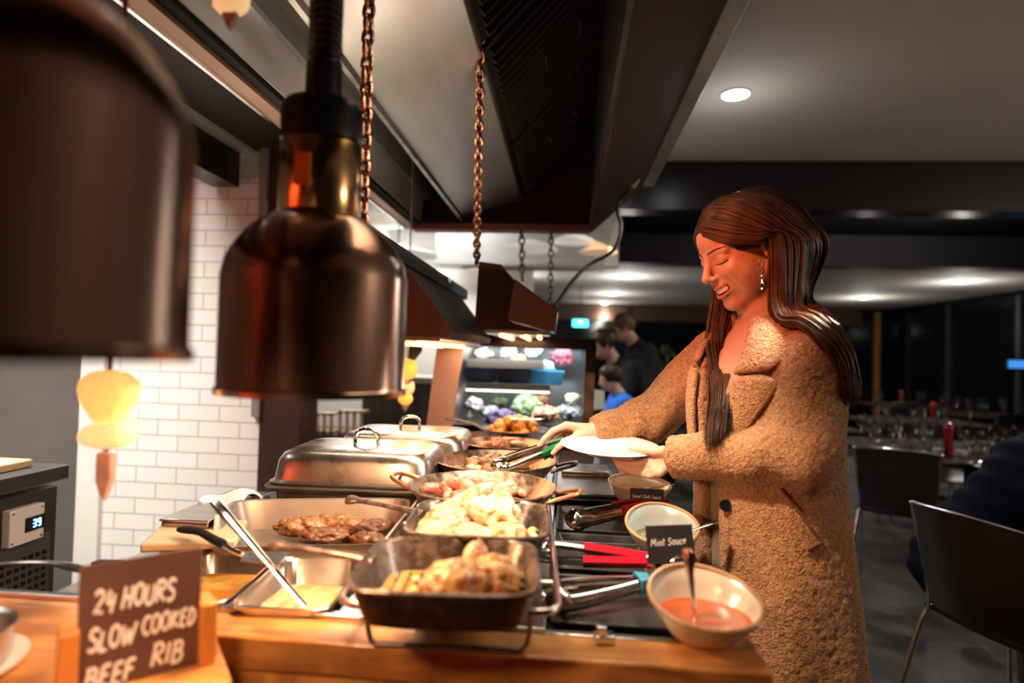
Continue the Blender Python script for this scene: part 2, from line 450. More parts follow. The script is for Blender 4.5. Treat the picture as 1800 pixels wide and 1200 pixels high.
# ------------------------------------------------------------------ strokes for hand lettering
def arc(cx, cy, rx, ry, a0, a1, n=12):
    return [(cx + rx * math.cos(R(a0 + (a1 - a0) * i / n)), cy + ry * math.sin(R(a0 + (a1 - a0) * i / n))) for i in range(n + 1)]
G = {
 '2': (.62, [arc(.3, .74, .26, .26, 165, -40) + [(.06, .02), (.6, .0)]]),
 '4': (.58, [[(.2, .95), (.08, .38), (.55, .42)], [(.48, .75), (.36, -.05)]]),
 '9': (.55, [arc(.28, .7, .22, .26, 20, 380), [(.5, .75), (.36, 0)]]),
 '0': (.58, [arc(.28, .48, .24, .46, 90, 450, 20)]),
 'H': (.66, [[(.16, .98), (.04, 0)], [(.62, .98), (.5, 0)], [(.1, .48), (.56, .5)]]),
 'O': (.62, [arc(.3, .5, .27, .46, 90, 450, 20)]),
 'U': (.62, [[(.1, .95)] + arc(.3, .3, .24, .28, 180, 360) + [(.58, .95)]]),
 'R': (.6, [[(.14, .95), (.04, 0)], [(.02, .9)] + arc(.28, .72, .26, .22, 80, -90) + [(.14, .48), (.56, 0)]]),
 'S': (.56, [arc(.32, .74, .22, .22, 20, 270) + arc(.26, .26, .24, .25, 90, -150)]),
 'L': (.5, [[(.14, .95), (.04, .02), (.48, .04)]]),
 'W': (.84, [[(.06, .92), (.18, .02), (.44, .72), (.54, .02), (.84, .98)]]),
 'C': (.56, [arc(.36, .5, .3, .46, 50, 310)]),
 'K': (.56, [[(.12, .95), (.04, 0)], [(.54, .9), (.1, .45), (.54, .02)]]),
 'E': (.5, [[(.48, .92), (.12, .9), (.04, .04), (.44, .02)], [(.08, .48), (.4, .5)]]),
 'D': (.58, [[(.12, .94), (.04, .02)] + arc(.08, .48, .44, .46, -90, 90)]),
 'B': (.58, [[(.14, .94), (.04, .0)], [(.02, .9)] + arc(.26, .72, .24, .22, 90, -90)[2:] + [(.12, .5)] + arc(.26, .25, .28, .25, 90, -90) + [(.0, .0)]]),
 'F': (.5, [[(.5, .92), (.12, .9), (.04, 0)], [(.1, .48), (.42, .5)]]),
 'I': (.22, [[(.14, .92), (.06, .02)]]),
 'T': (.56, [[(.02, .9), (.58, .94)], [(.3, .92), (.22, 0)]]),
 'N': (.64, [[(.04, 0), (.14, .95), (.46, .02), (.6, .98)]]),
 'Z': (.56, [[(.08, .92), (.54, .94), (.04, .02), (.54, .04)]]),
 'M': (.84, [[(.02, 0), (.14, 1), (.4, .35), (.68, 1), (.74, 0)]]),
 'P': (.56, [[(.12, .95), (.04, 0)], [(.04, .92)] + arc(.26, .7, .24, .24, 90, -90) + [(.08, .45)]]),
 'i': (.24, [[(.12, .58), (.1, 0)], [(.13, .82), (.14, .86)]]),
 'n': (.5, [[(.08, .6), (.06, 0)], [(.08, .4)] + arc(.26, .4, .16, .2, 150, 0) + [(.42, 0)]]),
 't': (.4, [[(.18, .95), (.14, .06), (.3, .02)], [(.0, .64), (.38, .66)]]),
 'a': (.52, [arc(.25, .3, .2, .28, 40, 400), [(.44, .58), (.44, .02)]]),
 'u': (.5, [[(.08, .6)] + arc(.24, .22, .17, .2, 180, 350) + [(.42, .6), (.44, 0)]]),
 'c': (.44, [arc(.26, .3, .2, .28, 50, 310)]),
 'e': (.48, [[(.06, .32), (.42, .36)] + arc(.25, .3, .19, .28, 10, 310)]),
 'w': (.64, [[(.04, .6), (.14, .02), (.3, .48), (.44, .02), (.6, .62)]]),
 'h': (.5, [[(.1, 1), (.06, 0)], [(.08, .38)] + arc(.26, .4, .16, .2, 150, 0) + [(.42, 0)]]),
 'l': (.2, [[(.12, 1), (.08, 0)]]),
}
def lettering(text, x, z, h, th, space=.12, slant=.12, seed=1, y=0., slope=0., jit=.05):
    """strokes of hand lettering on the plane y (facing -y), from x on, base line z; returns (MB, width)"""
    mb = MB(); rd = random.Random(seed); cx = x
    for ch in text:
        if ch == ' ':
            cx += h * .34; continue
        w, strokes = G[ch]
        k = h * (1 + rd.uniform(-jit, jit)); dz = h * rd.uniform(-jit, jit)
        for st in strokes:
            pts = [(cx + (u + slant * v) * k, y, z + dz + v * k + slope * (cx - x + u * k)) for u, v in st]
            if len(pts) < 8:
                for p0_, p1_ in zip(pts, pts[1:]): mb.tube([p0_, p1_], th, n=6)
            else:
                mb.tube(pts, th, n=6)
        cx += (w + space) * h
    # press the strokes flat onto the board
    mb.v = [(p[0], y + (p[1] - y) * .25, p[2]) for p in mb.v]
    return mb, cx - x
# ------------------------------------------------------------------ common materials
M_STEEL = mat('brushed_steel', (.62, .60, .57), .28, 1., c2=(.48, .46, .44), ns=6, stretch=(1, 14, 14), bump=.04, bs=30)
M_STEEL_D = mat('worn_steel', (.42, .38, .34), .3, 1., c2=(.22, .18, .15), ns=14, bump=.05)
M_CHROME = mat('chrome', (.85, .85, .86), .08, 1.)
M_WIRE = mat('wire_steel', (.80, .72, .67), .28, 1., c2=(.55, .46, .42), ns=30)
M_BLACK = mat('black_gloss', (.008, .008, .009), .25, spec=.4)
M_BLACKM = mat('black_matt', (.012, .011, .011), .7, spec=.2)
M_BRONZE = mat('bronze_shade', (.46, .29, .215), .20, 1., c2=(.38, .235, .17), ns=5, stretch=(9, 9, .5), bump=.02, bs=10)
M_BRASS = mat('brass_neck', (.62, .38, .17), .22, 1.)
M_BROWNP = mat('brown_panel', (.034, .015, .009), .7, .0, c2=(.024, .011, .007), ns=4, spec=.1)
M_COPPER = mat('copper_brown', (.15, .062, .038), .36, .6, c2=(.10, .042, .026), ns=7)
M_CHAIN = mat('chain_rust', (.42, .20, .11), .4, .9, c2=(.22, .09, .05), ns=60)
M_CHAIN_D = mat('chain_dark', (.12, .11, .10), .35, 1.)
M_WHITE = mat('white_paint', (.74, .71, .67), .55, c2=(.68, .65, .61), ns=3)
M_CEIL = mat('ceiling_paint', (.62, .58, .55), .75, c2=(.56, .53, .50), ns=1.2)
M_DOWN = mat('downlight_glow', (1, 1, 1), .4, em=(1, .97, .92), es=22)

# ------------------------------------------------------------------ room shell
def slab(name, c, d, m, bevel=0.):
    return struct(MB().box(c, d).build(name, m, bevel=bevel, smooth=False))
FLOOR = wood_mat('floor_boards', (.004, .0035, .003), (.026, .022, .020), (.14, .125, .112), 'y', 2.2, .55, .0, 3.0)
slab('floor', (2.2, 5, -.03), (12.6, 16, .06), FLOOR)
slab('ceiling', (4.72, 1.15, 2.73), (8.5, 6.3, .06), M_CEIL)
slab('ceiling_kitchen', (-2.5, 1.9, 2.73), (3.2, 7.8, .06), M_CEIL)
slab('ceiling_passage', (2.2, 5.65, 2.74), (12.4, 2.5, .06), M_BLACKM)
slab('ceiling_far', (1.3, 9.4, 2.39), (9.4, 5.2, .06), M_CEIL)
slab('trim_1', (4.1, 4.4, 2.53), (9.8, .2, .34), M_BLACK)          # first dark bulkhead
slab('trim_2', (1.3, 6.85, 2.52), (9.4, .24, .33), M_BLACKM)       # second dark bulkhead
slab('wall_back', (1.3, 12.05, 1.3), (9.6, .1, 2.6), mat('night_glass', (.004, .005, .007), .12, spec=.35))
slab('trim_3', (1.0, 11.95, 2.19), (9, .08, .32), mat('brown_header', (.05, .024, .012), .5))
slab('wall_right', (6.1, 8, 1.3), (.1, 9, 2.6), mat('night_glass_side', (.004, .005, .007), .15, spec=.35))
slab('wall_side', (8.6, 1.2, 1.35), (.1, 7, 2.7), M_BLACKM)
slab('wall_left', (-4.05, 5, 1.35), (.1, 16, 2.7), M_WHITE)
slab('wall_behind', (2.2, -2.9, 1.35), (12.6, .1, 2.7), mat('dark_paint', (.10, .075, .06), .6))
for i, x in enumerate((5.78, 3.2, 1.2)):
    slab('trim_%d' % (4 + i), (x, 11.93, 1.15), (.09, .06, 2.3), mat('amber_post', (.30, .15, .05), .45) if i == 0 else M_BLACKM)
for i, y in enumerate((10.2, 8.7, 7.2)):
    slab('trim_%d' % (7 + i), (6.03, y, 1.15), (.05, .08, 2.3), mat('grey_post', (.03, .028, .026), .5))
# kitchen side
TILE = brick_mat('subway_tile', (.80, .77, .73), (.76, .73, .69), (.40, .37, .34), .20, .0745, .0028, .12)
slab('wall_tiled', (-1.785, 2.76, 1.055), (.77, .1, 2.11), TILE)
slab('wall_plaster', (-1.9, 2.77, 2.4), (1.1, .1, .58), mat('cream_plaster', (.66, .58, .49), .7))
slab('wall_steel', (-3.15, 2.77, 1.35), (1.74, .1, 2.7), mat('steel_wall', (.40, .385, .36), .42, .85, c2=(.33, .315, .30), ns=2.2, bump=.02))
slab('trim_10', (-2.22, 2.735, 1.2), (.115, .1, 2.4), M_WHITE)
slab('trim_11', (-1.305, 2.80, 1.35), (.19, .2, 2.7), mat('jamb_brown', (.045, .024, .017), .5, c2=(.03, .016, .012), ns=5))
slab('trim_12', (-1.413, 2.71, 1.7), (.035, .06, 1.4), mat('grey_post_b', (.22, .21, .20), .5))
slab('baseboard_kitchen', (-1.785, 2.69, .15), (.77, .05, .3), M_BLACKM)
slab('wall_kitchen_back', (-1.9, 5.3, 1.35), (3.2, .1, 2.7), M_WHITE)
slab('trim_13', (-.35, 5.0, 2.36), (1.5, .1, .62), mat('bulkhead_white', (.66, .66, .66), .4))

# ------------------------------------------------------------------ extraction hood
Y0, Y1 = -.7, 3.3
hood = thing('extraction_hood', 'long stainless and brown extraction hood hung above the buffet counter', 'extraction hood')
MB().prism([(-.895, 2.0), (-.845, 2.0), (-.845, 2.035), (-.895, 2.035)], 'y', Y0, Y1).build('trim_rail', mat('rail_brown', (.42, .24, .15), .38, .5), hood)
MB().prism([(-.906, 1.995), (-.895, 1.995), (-.895, 2.04), (-.906, 2.04)], 'y', Y0, Y1).build('edge_strip', M_CHROME, hood)
MB().prism([(-.846, 2.012), (-.815, 2.012), (-.815, 2.03), (-.846, 2.03)], 'y', Y0, Y1).build('shadow_channel', M_BLACKM, hood)
MB().prism([(-.83, 2.03), (-.81, 2.03), (-.77, 2.68), (-.80, 2.68)], 'y', Y0, Y1).build('inner_panel', mat('hood_white', (.66, .62, .56), .5, c2=(.6, .56, .5), ns=3), hood)
MB().prism([(-.785, 2.15), (-.77, 2.15), (-.755, 2.195), (-.78, 2.195)], 'y', Y0, Y1).build('inner_rail', mat('hood_grey', (.23, .22, .20), .45, .4), hood)
duct = mat('duct_steel', (.62, .59, .55), .30, .75, c2=(.44, .39, .33), ns=2.6, stretch=(2.5, .6, 2.5), lo=.3, hi=.7, bump=.03, bs=6, r2=.38)
MB().prism([(-.59, 2.047), (-.26, 2.152), (-.2, 2.66), (-.61, 2.66)], 'y', Y0, 3.24).build('duct', duct, hood, bevel=.004)
MB().prism([(-.585, 2.03), (-.57, 2.03), (-.57, 2.052), (-.585, 2.047)], 'y', Y0, 3.26).build('duct_seam', M_STEEL_D, hood)
# baffle filters: tilted panels with ribs and a wire handle each
fm = mat('filter_dark', (.045, .036, .028), .4, .7)
a = Vector((-.25, 0, 2.165)); b = Vector((.10, 0, 2.55)); ax = (b - a).normalized(); nn = Vector((ax.z, 0, -ax.x)); ln = (b - a).length
for k in range(5):
    ya = -.68 + k * .78; yb = ya + .75
    mb = MB()
    def FP(u, y, w): return a + ax * u + nn * w + Vector((0, y, 0))
    mb.hexa([FP(0, ya, -.01), FP(ln, ya, -.01), FP(ln, yb, -.01), FP(0, yb, -.01), FP(0, ya, .0), FP(ln, ya, .0), FP(ln, yb, .0), FP(0, yb, .0)])
    for q in range(15):
        y = ya + .03 + q * .048
        mb.hexa([FP(.02, y, 0), FP(ln - .02, y, 0), FP(ln - .02, y + .026, 0), FP(.02, y + .026, 0),
                 FP(.02, y + .006, .016), FP(ln - .02, y + .006, .016), FP(ln - .02, y + .02, .016), FP(.02, y + .02, .016)])
    f = mb.build('baffle_filter', fm, hood)
    for u in (.2, .36):
        h = MB().tube([FP(u, ya + .30, .017), FP(u, ya + .30, .034), FP(u, ya + .40, .034), FP(u, ya + .40, .017)], .003, 6)
        h.build('filter_handle', M_STEEL_D, f)
MB().prism([(.10, 2.55), (.125, 2.55), (.125, 1.997), (.10, 1.997)], 'y', Y0, Y1).build('inner_wall', mat('hood_black', (.012, .008, .006), .5, .3), hood)
MB().prism([(.112, 1.997), (.118, 1.985), (.385, 2.235), (.382, 2.25)], 'y', Y0, Y1).build('sloped_soffit', M_BROWNP, hood)
MB().prism([(.372, 2.245), (.448, 2.245), (.448, 2.30), (.372, 2.262)], 'y', Y0, 3.32).build('edge_flange', mat('flange_steel', (.66, .66, .64), .3, .45, c2=(.40, .39, .37), ns=3, stretch=(1, 1, 1)), hood, bevel=.003)
MB().prism([(.44, 2.30), (.448, 2.30), (.448, 2.7), (.44, 2.7)], 'y', Y0, 3.32).build('outer_side', M_BLACKM, hood)
MB().prism([(-.86, 2.0), (.112, 2.0), (.382, 2.25), (.382, 2.69), (-.86, 2.69)], 'y', 3.27, 3.33).build('end_panel', M_BROWNP, hood)
MB().prism([(-.86, 1.988), (.112, 1.988), (.112, 2.022), (-.86, 2.022)], 'y', 3.25, 3.34).build('end_lip', mat('lip_red_lit', (.22, .07, .045), .4, .3), hood)  # red light falling on the lip is put into its colour
MB().box((-.40, 2.1, 2.685), (.9, 5.6, .02)).build('hood_top', M_BLACKM, hood)
light('inner_panel_fill', 'AREA', (-.635, 1.3, 2.48), 9, (1, .93, .82), .06, 3.2, aim=(-.80, 1.3, 2.30)).data.spread = R(80)  # hidden area light added to brighten the white inner panel
light('duct_fill', 'AREA', (-.50, 1.9, 1.64), 2.2, (1, .86, .68), .05, 1.2, aim=(-.45, 1.9, 2.6))  # upward light added to brighten the underside of the duct
# dark soffit to the left of the hood, its flange and the black service beam
slab('ceiling_soffit', (-1.19, 1.25, 2.26), (.57, 5.4, .04), mat('soffit_dark', (.022, .011, .007), .55))
slab('trim_14', (-1.505, 1.25, 2.235), (.06, 5.4, .03), mat('flange_white', (.72, .69, .64), .3, .4))
bm_ = MB().prism([(-1.66, 2.06), (-1.535, 2.06), (-1.535, 2.23), (-1.66, 2.23)], 'y', -1.2, 2.69)
struct(bm_.build('trim_15', mat('beam_black', (.03, .027, .025), .3, .6, c2=(.018, .016, .015), ns=5), smooth=False))

# glass screen hung behind the hood
gs = thing('glass_screen', 'long clear glass screen hanging behind the far end of the hood', 'glass screen')
c4 = [PY(680, 405, 3.62), PY(1085, 372, 3.62), PY(1060, 475, 3.62), PY(700, 470, 3.62)]
MB().prism([(p.x, p.z) for p in c4], 'y', 3.61, 3.63).build('pane', mat('screen_glass', (.75, .8, .82), .04, c2=(.8, .83, .86), ns=2, trans=.55, ior=1.1, spec=.8), gs)
MB().tube([c4[3], c4[2]], .006, 8).build('lower_edge', M_CHROME, gs)
for k_ in (.15, .85):
    q_ = c4[0] * (1 - k_) + c4[1] * k_
    MB().tube([q_, Vector((q_.x, q_.y, 2.7))], .004, 6).build('hanging_rod', M_CHROME, gs)
pend0 = None
for i, (px, py, w) in enumerate(((935, 436, .2), (1010, 423, .16), (1052, 441, .14), (700, 445, .3))):
    p = PY(px, py, 4.5)
    t = thing('pendant_lamp', ['wide white saucer lamp seen through the glass screen', 'pale cone lamp seen through the glass screen', 'small amber saucer lamp at the glass screen edge',
              'large white hanging lamp beside the copper lamp, behind the glass'][i], 'lamp', 'lamps behind the glass screen', loc=p)
    MB().lathe([(.01, .07), (w * .3, .05), (w * .85, .01), (w, -.012), (w * .9, -.015), (.01, .0)], n=28).build('lamp_shade', mat('saucer_white' if i != 2 else 'saucer_amber', (.85, .82, .78) if i != 2 else (.8, .45, .2), .5, em=(1, .9, .8) if i != 2 else (1, .6, .3), es=.7), t)
    MB().tube([(0, 0, .06), (0, 0, 2.68 - p.z)], .006, 6).build('cord', M_BLACKM, t)

# ------------------------------------------------------------------ copper heat lamps on coiled cords
def heat_lamp(label, loc, rz=0.):
    t = thing('heat_lamp', label, 'heat lamp', 'copper heat lamps over the counter', loc=loc)
    r = .135
    prof = [(r - .004, 0), (r + .003, .0), (r + .004, .008), (r, .012), (r, .17)]
    for i in range(1, 11):
        u = i / 10
        prof.append((r * (1 - u) + .058 * u + .006 * math.sin(PI * u), .185 + .085 * u + .010 * math.sin(PI * u)))
    outer = prof
    inner = [(q - .004, z - .003) for q, z in outer[::-1][:-4]] + [(r - .007, .014), (r - .007, 0)]
    s = MB()
    n = 64
    rings = [[(q * math.cos(2 * PI * j / n), q * math.sin(2 * PI * j / n), z) for j in range(n)] for q, z in outer + inner]
    s.rings(rings, False, False)
    s.build('lamp_shade', M_BRONZE, t, ang=50)
    MB().lathe([(.056, .262), (.060, .27), (.060, .372), (.057, .376), (.01, .378)], n=40).build('neck', M_BRASS, t)
    sticker = MB(); sticker.prism([(-.012, .30), (.010, .30), (.010, .345), (-.012, .345)], 'y', -.0635, -.0605); sticker.build('warning_label', mat('label_amber', (.85, .36, .02), .5), t)
    MB().lathe([(.05, .376), (.060, .378), (.061, .425), (.055, .436), (.028, .437), (.026, .50), (.018, .505), (.01, .506)], n=36).build('cap', mat('cap_black', (.01, .012, .018), .3), t)
    pts = []; top = 2.1 - loc[2]
    for i in range(420):
        u = i / 419
        an = u * 2 * PI * 30
        pts.append((.020 * math.cos(an), .020 * math.sin(an), .49 + u * (top - .49)))
    MB().tube(pts, .0062, 7).build('coiled_cord', mat('cord_black', (.012, .009, .009), .35), t)
    MB().tube([(.004, 0, .49), (.004, 0, top)], .004, 6).build('core_wire', mat('cord_red', (.35, .05, .03), .5), t)
    MB().ball((0, 0, .085), (.045, .045, .06), 12).build('bulb', mat('bulb_glow', (1, .5, .2), .4, em=(1, .45, .15), es=16), t)
    d = bpy.data.lights.new('bulb_light', 'POINT'); d.energy = 8.5; d.color = (1, .60, .34); d.shadow_soft_size = .04
    o = bpy.data.objects.new('bulb_light', d); COL.objects.link(o); o.parent = t; o.location = (0, 0, .022)
    return t
heat_lamp('copper dome heat lamp on a coiled black cord beside the hanging chain', (-.378, .89, 1.253))
heat_lamp('dark bronze heat lamp closest to the camera, cut by the picture edge', (-.420, .40, 1.307))

# ------------------------------------------------------------------ chains
def chain(label, top, bot, link=.034, wire=.0042, m=M_CHAIN, group='chains hanging from the hood'):
    top, bot = Vector(top), Vector(bot); L = (top - bot).length; d = (bot - top).normalized()
    n = max(2, int(L / (link * .74))); st = L / n
    mb = MB(); q = d.to_track_quat('Z', 'Y').to_matrix()
    for i in range(n):
        c = top + d * (st * (i + .5)); rz = PI / 2 * (i % 2) + .3
        pts = []
        for k in range(14):
            an = 2 * PI * k / 14
            u, w = math.cos(an) * link * .30, math.sin(an) * link * .5
            pts.append(c + q @ Vector((u * math.cos(rz), u * math.sin(rz), w)))
        mb.loop(pts, wire, 6)
    return tag(mb.build('hanging_chain', m), label, 'chain', group)
# ------------------------------------------------------------------ heater gantry
rail = thing('gantry_rail', 'long black rail carrying the heaters above the chafing dishes', 'rail')
_hb = PY(636, 398, 1.15)
MB().tube([(-.51, 1.15, 1.615), (_hb.x, 1.15, 1.615), (_hb.x, 1.15, _hb.z + .004)], .006, 8).build('hook_arm', M_BLACKM, rail)
MB().box((-.505, 2.0, 1.60), (.05, 1.8, .05)).build('bar', mat('rail_black', (.008, .007, .007), .6, .0, spec=.2), rail, bevel=.006)
MB().box((-.478, 2.42, 1.612), (.006, .06, .02)).build('clip', M_CHROME, rail)
def housing(name, label, poly, ya, yb, m, mend, strip):
    t = thing(name, label, 'heater', 'copper and black heaters over the counter')
    MB().prism(poly, 'y', ya + .004, yb).build('body', m, t, bevel=.004)
    MB().prism(poly, 'y', ya, ya + .003).build('end_plate', mend, t)
    x0, x1, z = strip
    MB().box(((x0 + x1) / 2, (ya + yb) / 2, z), (x1 - x0, yb - ya - .06, .012)).build('reflector', M_STEEL, t)
    for k in (.3, .7):
        MB().tube([(x0 + (x1 - x0) * k, ya + .05, z - .014), (x0 + (x1 - x0) * k, yb - .05, z - .014)], .007, 8).build('heating_tube', mat('tube_glow', (1, .3, .1), .4, em=(1, .30, .08), es=7), t)
    return t
housing('strip_heater', 'long black gable heater with a copper end beside the heat lamp', [(-.665, 1.365), (-.345, 1.365), (-.335, 1.385), (-.48, 1.572), (-.52, 1.572), (-.675, 1.385)], 1.78, 2.72,
        mat('heater_black', (.010, .008, .008), .6, .0, c2=(.006, .005, .005), ns=4, spec=.15), M_COPPER, (-.62, -.38, 1.36))
housing('strip_heater', 'larger brown heater housing hung on chains at the middle', [(-.345, 1.41), (-.085, 1.41), (-.075, 1.47), (-.235, 1.635), (-.25, 1.655), (-.335, 1.665)], 2.26, 3.18,
        M_BROWNP, mat('heater_brown', (.06, .024, .013), .4, .3), (-.31, -.11, 1.405))
p = [PY(x, y, 2.0) for x, y in ((905, 490), (980, 545), (975, 583), (893, 562))]
h3 = housing('strip_heater', 'smaller wedge shaped copper heater in front of the larger housing', [(q.x, q.z) for q in p], 2.0, 2.24, M_COPPER, mat('heater_copper', (.12, .048, .024), .42, .3, c2=(.085, .034, .018), ns=6), (p[3].x + .02, p[2].x - .02, p[2].z - .004))
light('heater_glow', 'AREA', (-.20, 2.65, 1.385), 2.6, (1, .52, .28), .2, .8, aim=(-.2, 2.65, 0))
light('heater_glow', 'AREA', (-.50, 2.25, 1.34), 2.4, (1, .52, .28), .2, .8, aim=(-.5, 2.25, 0))
chain('rusty chain beside the heat lamp holding the near end of the rail', PY(651, -60, 1.15), PY(636, 398, 1.15), .034, .0052)
chain('rusty chain hanging in front of the steel duct to the brown housing', PY(846, -20, 1.55), PY(838, 462, 2.3), .036, .0056)
chain('dark chain at the far end of the hood lip, left of its pair', PY(917, 404, 3.16), PY(918, 492, 3.16), .05, .005, M_CHAIN_D)
chain('dark chain at the far end of the hood lip, right of its pair', PY(969, 408, 3.16), PY(967, 536, 3.16), .042, .0042, M_CHAIN_D)
cb = bez([PY(1117, 178, 3.0), PY(1120, 240, 3.0), PY(1113, 318, 3.0), PY(1086, 362, 3.0), PY(1092, 400, 2.9), PY(1078, 440, 2.8), PY(1035, 466, 2.7), PY(1005, 496, 2.5), PY(974, 541, 2.23)], 50)
tag(MB().tube(cb, .0085, 8).build('power_cable', mat('cable_black', (.008, .008, .008), .4)), 'black power cable looping from the hood down to the heater', 'cable')
so = thing('cable_socket', 'small cream socket on the black cable under the hood', 'socket', loc=PY(1113, 318, 2.985))
MB().box((0, 0, 0), (.05, .02, .06), rot=(0, R(25), 0)).build('plate', mat('cream_plastic', (.55, .42, .30), .5), so, bevel=.004)
MB().box((0, -.012, .0), (.018, .01, .03), rot=(0, R(25), 0)).build('plug', M_BLACKM, so)
sw = thing('hood_switch', 'small black switch with a painted red glow under the hood', 'switch', loc=PY(1115, 178, 2.97))
MB().box((0, 0, 0), (.07, .03, .10)).build('switch_body', M_BLACKM, sw, bevel=.01)
MB().box((.0, -.017, -.02), (.02, .01, .04)).build('red_light_patch', mat('red_light_patch', (.4, .03, .01), .3, em=(1, .06, .02), es=.35), sw)  # red light on the switch put in as a glowing patch

# ------------------------------------------------------------------ downlights
DL = [('round downlight in the near white ceiling beside the hood', 1293, 165, 2.7, .068), ('round downlight in the far ceiling beside the hanging cable, topmost of three', 1101, 486, 2.36, .07),
      ('round downlight in the far ceiling, middle of the three by the cable', 1077, 516, 2.36, .07), ('round downlight in the far ceiling, lowest of the three by the cable', 1063, 532, 2.36, .07),
      ('round downlight in the far ceiling just behind the long haired woman', 1520, 523, 2.36, .07), ('round downlight in the far ceiling near the right wall', 1690, 495, 2.36, .07),
      ('round downlight in the far ceiling seen between the two dark chains', 908, 482, 2.36, .07)]
for lab, px, py, z, r in DL:
    p = PZ(px, py, z)
    t = thing('downlight', lab, 'downlight', 'recessed downlights', loc=(p.x, p.y, z))
    MB().lathe([(r, .0), (r + .012, .0), (r + .012, -.006), (r, -.008), (r - .004, -.002)], n=28).build('rim', M_WHITE, t)
    MB().lathe([(.001, -.004), (r - .002, -.004), (r - .002, -.001), (.001, -.001)], n=28).build('lens', M_DOWN, t)
    sp = light('downlight_beam', 'SPOT', (p.x, p.y, z - .03), 22 if z > 2.5 else 26, (1, .95, .86), .05, aim=(p.x, p.y, 0), spot=100, blend=.6)
    gl = light('downlight_spill', 'POINT', (p.x, p.y, z - .28), 1.2 if z > 2.5 else 8.0, (1, .95, .88), .06)

# ------------------------------------------------------------------ hanging amber ornaments
M_AMBER = mat('amber_stone', (.95, .55, .16), .45, c2=(.98, .80, .48), ns=14, sss=.6, em=(1, .55, .16), es=.35)  # glow put into the stone by mild emission
M_AMBER2 = mat('pale_amber_stone', (.92, .62, .30), .45, c2=(.95, .76, .50), ns=14, sss=.6, em=(1, .62, .28), es=.35)  # pale pieces get their glow from emission too
M_TAG = mat('wood_tag', (.46, .29, .25), .5, c2=(.36, .21, .17), ns=30)
def ornament(label, px, py0, py1, Y, parts, top):
    a = PY(px, py0, Y); b = PY(px, py1, Y); H = a.z - b.z
    t = thing('hanging_ornament', label, 'hanging ornament', 'amber ornaments on strings', loc=a)
    MB().tube([(0, 0, top - a.z), (0, 0, -H * .8)], .0035, 6).build('cord', mat('string', (.3, .2, .15), .7), t)
    for kind, z, w, h in parts:
        z *= -H
        if kind == 'bowl':
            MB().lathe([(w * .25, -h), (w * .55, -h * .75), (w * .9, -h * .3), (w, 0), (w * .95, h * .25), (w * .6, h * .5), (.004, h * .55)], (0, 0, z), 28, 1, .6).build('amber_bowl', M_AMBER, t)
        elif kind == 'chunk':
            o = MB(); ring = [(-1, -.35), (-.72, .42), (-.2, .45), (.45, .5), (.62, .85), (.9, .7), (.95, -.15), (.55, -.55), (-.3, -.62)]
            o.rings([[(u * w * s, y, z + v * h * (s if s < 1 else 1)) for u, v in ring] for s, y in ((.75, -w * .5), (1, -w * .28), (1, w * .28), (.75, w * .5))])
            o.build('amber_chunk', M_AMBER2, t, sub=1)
        elif kind == 'stem':
            MB().tube([(0, 0, z + h / 2), (0, 0, z - h / 2)], w, 14).build('bead', M_TAG, t)
        elif kind == 'tag':
            MB().prism([(-w, z + h / 2), (w, z + h / 2), (w, z - h * .1), (0, z - h / 2), (-w, z - h * .1)], 'y', -w * .5, w * .5).build('pointed_tag', M_TAG, t, bevel=.003)
        elif kind == 'ball':
            MB().ball((0, 0, z), (w, w, h), 12).build('amber_bead', mat('orange_bead', (.9, .42, .04), .4, em=(1, .5, .08), es=.5), t)  # bead made to glow by emission in its material
        elif kind == 'leaf':
            rows = [[(w * .6 + u * w * .8, v * .006, z + h * (s - .5)) for v in (0, 1)] for s in (0,) for u in (0,)]
            o = MB(); pts = [(.1, -.5), (.75, -.45), (1.3, .0), (1.25, .4), (.7, .5), (.15, .45)]
            o.prism([(u * w, z + v * h) for u, v in pts], 'y', -.004, .004); o.build('leaf', mat('leaf_green', (.035, .075, .02), .5), t, bevel=.002)
    return t
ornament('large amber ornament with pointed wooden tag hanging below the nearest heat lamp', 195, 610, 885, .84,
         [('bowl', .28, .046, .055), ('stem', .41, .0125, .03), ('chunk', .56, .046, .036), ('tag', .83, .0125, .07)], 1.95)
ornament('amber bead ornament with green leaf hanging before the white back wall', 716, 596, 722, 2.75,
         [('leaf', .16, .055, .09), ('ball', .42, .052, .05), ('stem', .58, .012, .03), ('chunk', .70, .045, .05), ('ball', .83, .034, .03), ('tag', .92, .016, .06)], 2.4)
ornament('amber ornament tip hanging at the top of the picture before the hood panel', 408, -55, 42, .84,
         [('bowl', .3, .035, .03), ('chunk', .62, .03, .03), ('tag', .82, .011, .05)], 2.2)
def PX(px, py, X):
    d = ray(px, py); return Vector((0, 0, HC)) + d * (X / d.x)
# ------------------------------------------------------------------ buffet counter
WOOD = wood_mat('counter_wood', (.72, .36, .11), (.42, .16, .04), (.10, .036, .012), 'x', 5., .3, .35, 9.)
WOODV = wood_mat('counter_wood_face', (.74, .36, .11), (.46, .18, .045), (.13, .045, .014), 'z', 4., .35, .3, 11.)
ct = thing('buffet_counter', 'long wooden block buffet counter with steel deck and black trays inset', 'counter')
MB().box((-.505, .893, .875), (1.59, .074, .05)).build('front_plank', WOOD, ct, bevel=.004)
MB().box((-.505, .885, .425), (1.586, .05, .85)).build('front_face', WOODV, ct)
MB().box((.248, 1.875, .875), (.084, 1.89, .05)).build('side_plank', wood_mat('counter_wood_side', (.50, .23, .075), (.34, .13, .035), (.15, .055, .018), 'y', 5., .3, .35, 9.), ct, bevel=.004)
MB().box((.262, 1.875, .425), (.05, 1.89, .85)).build('side_face', WOODV, ct)
mb = MB()
mb.box((-.66, .9375, .894), (1.28, .015, .026)); mb.box((.09, .9375, .888), (.22, .015, .026))
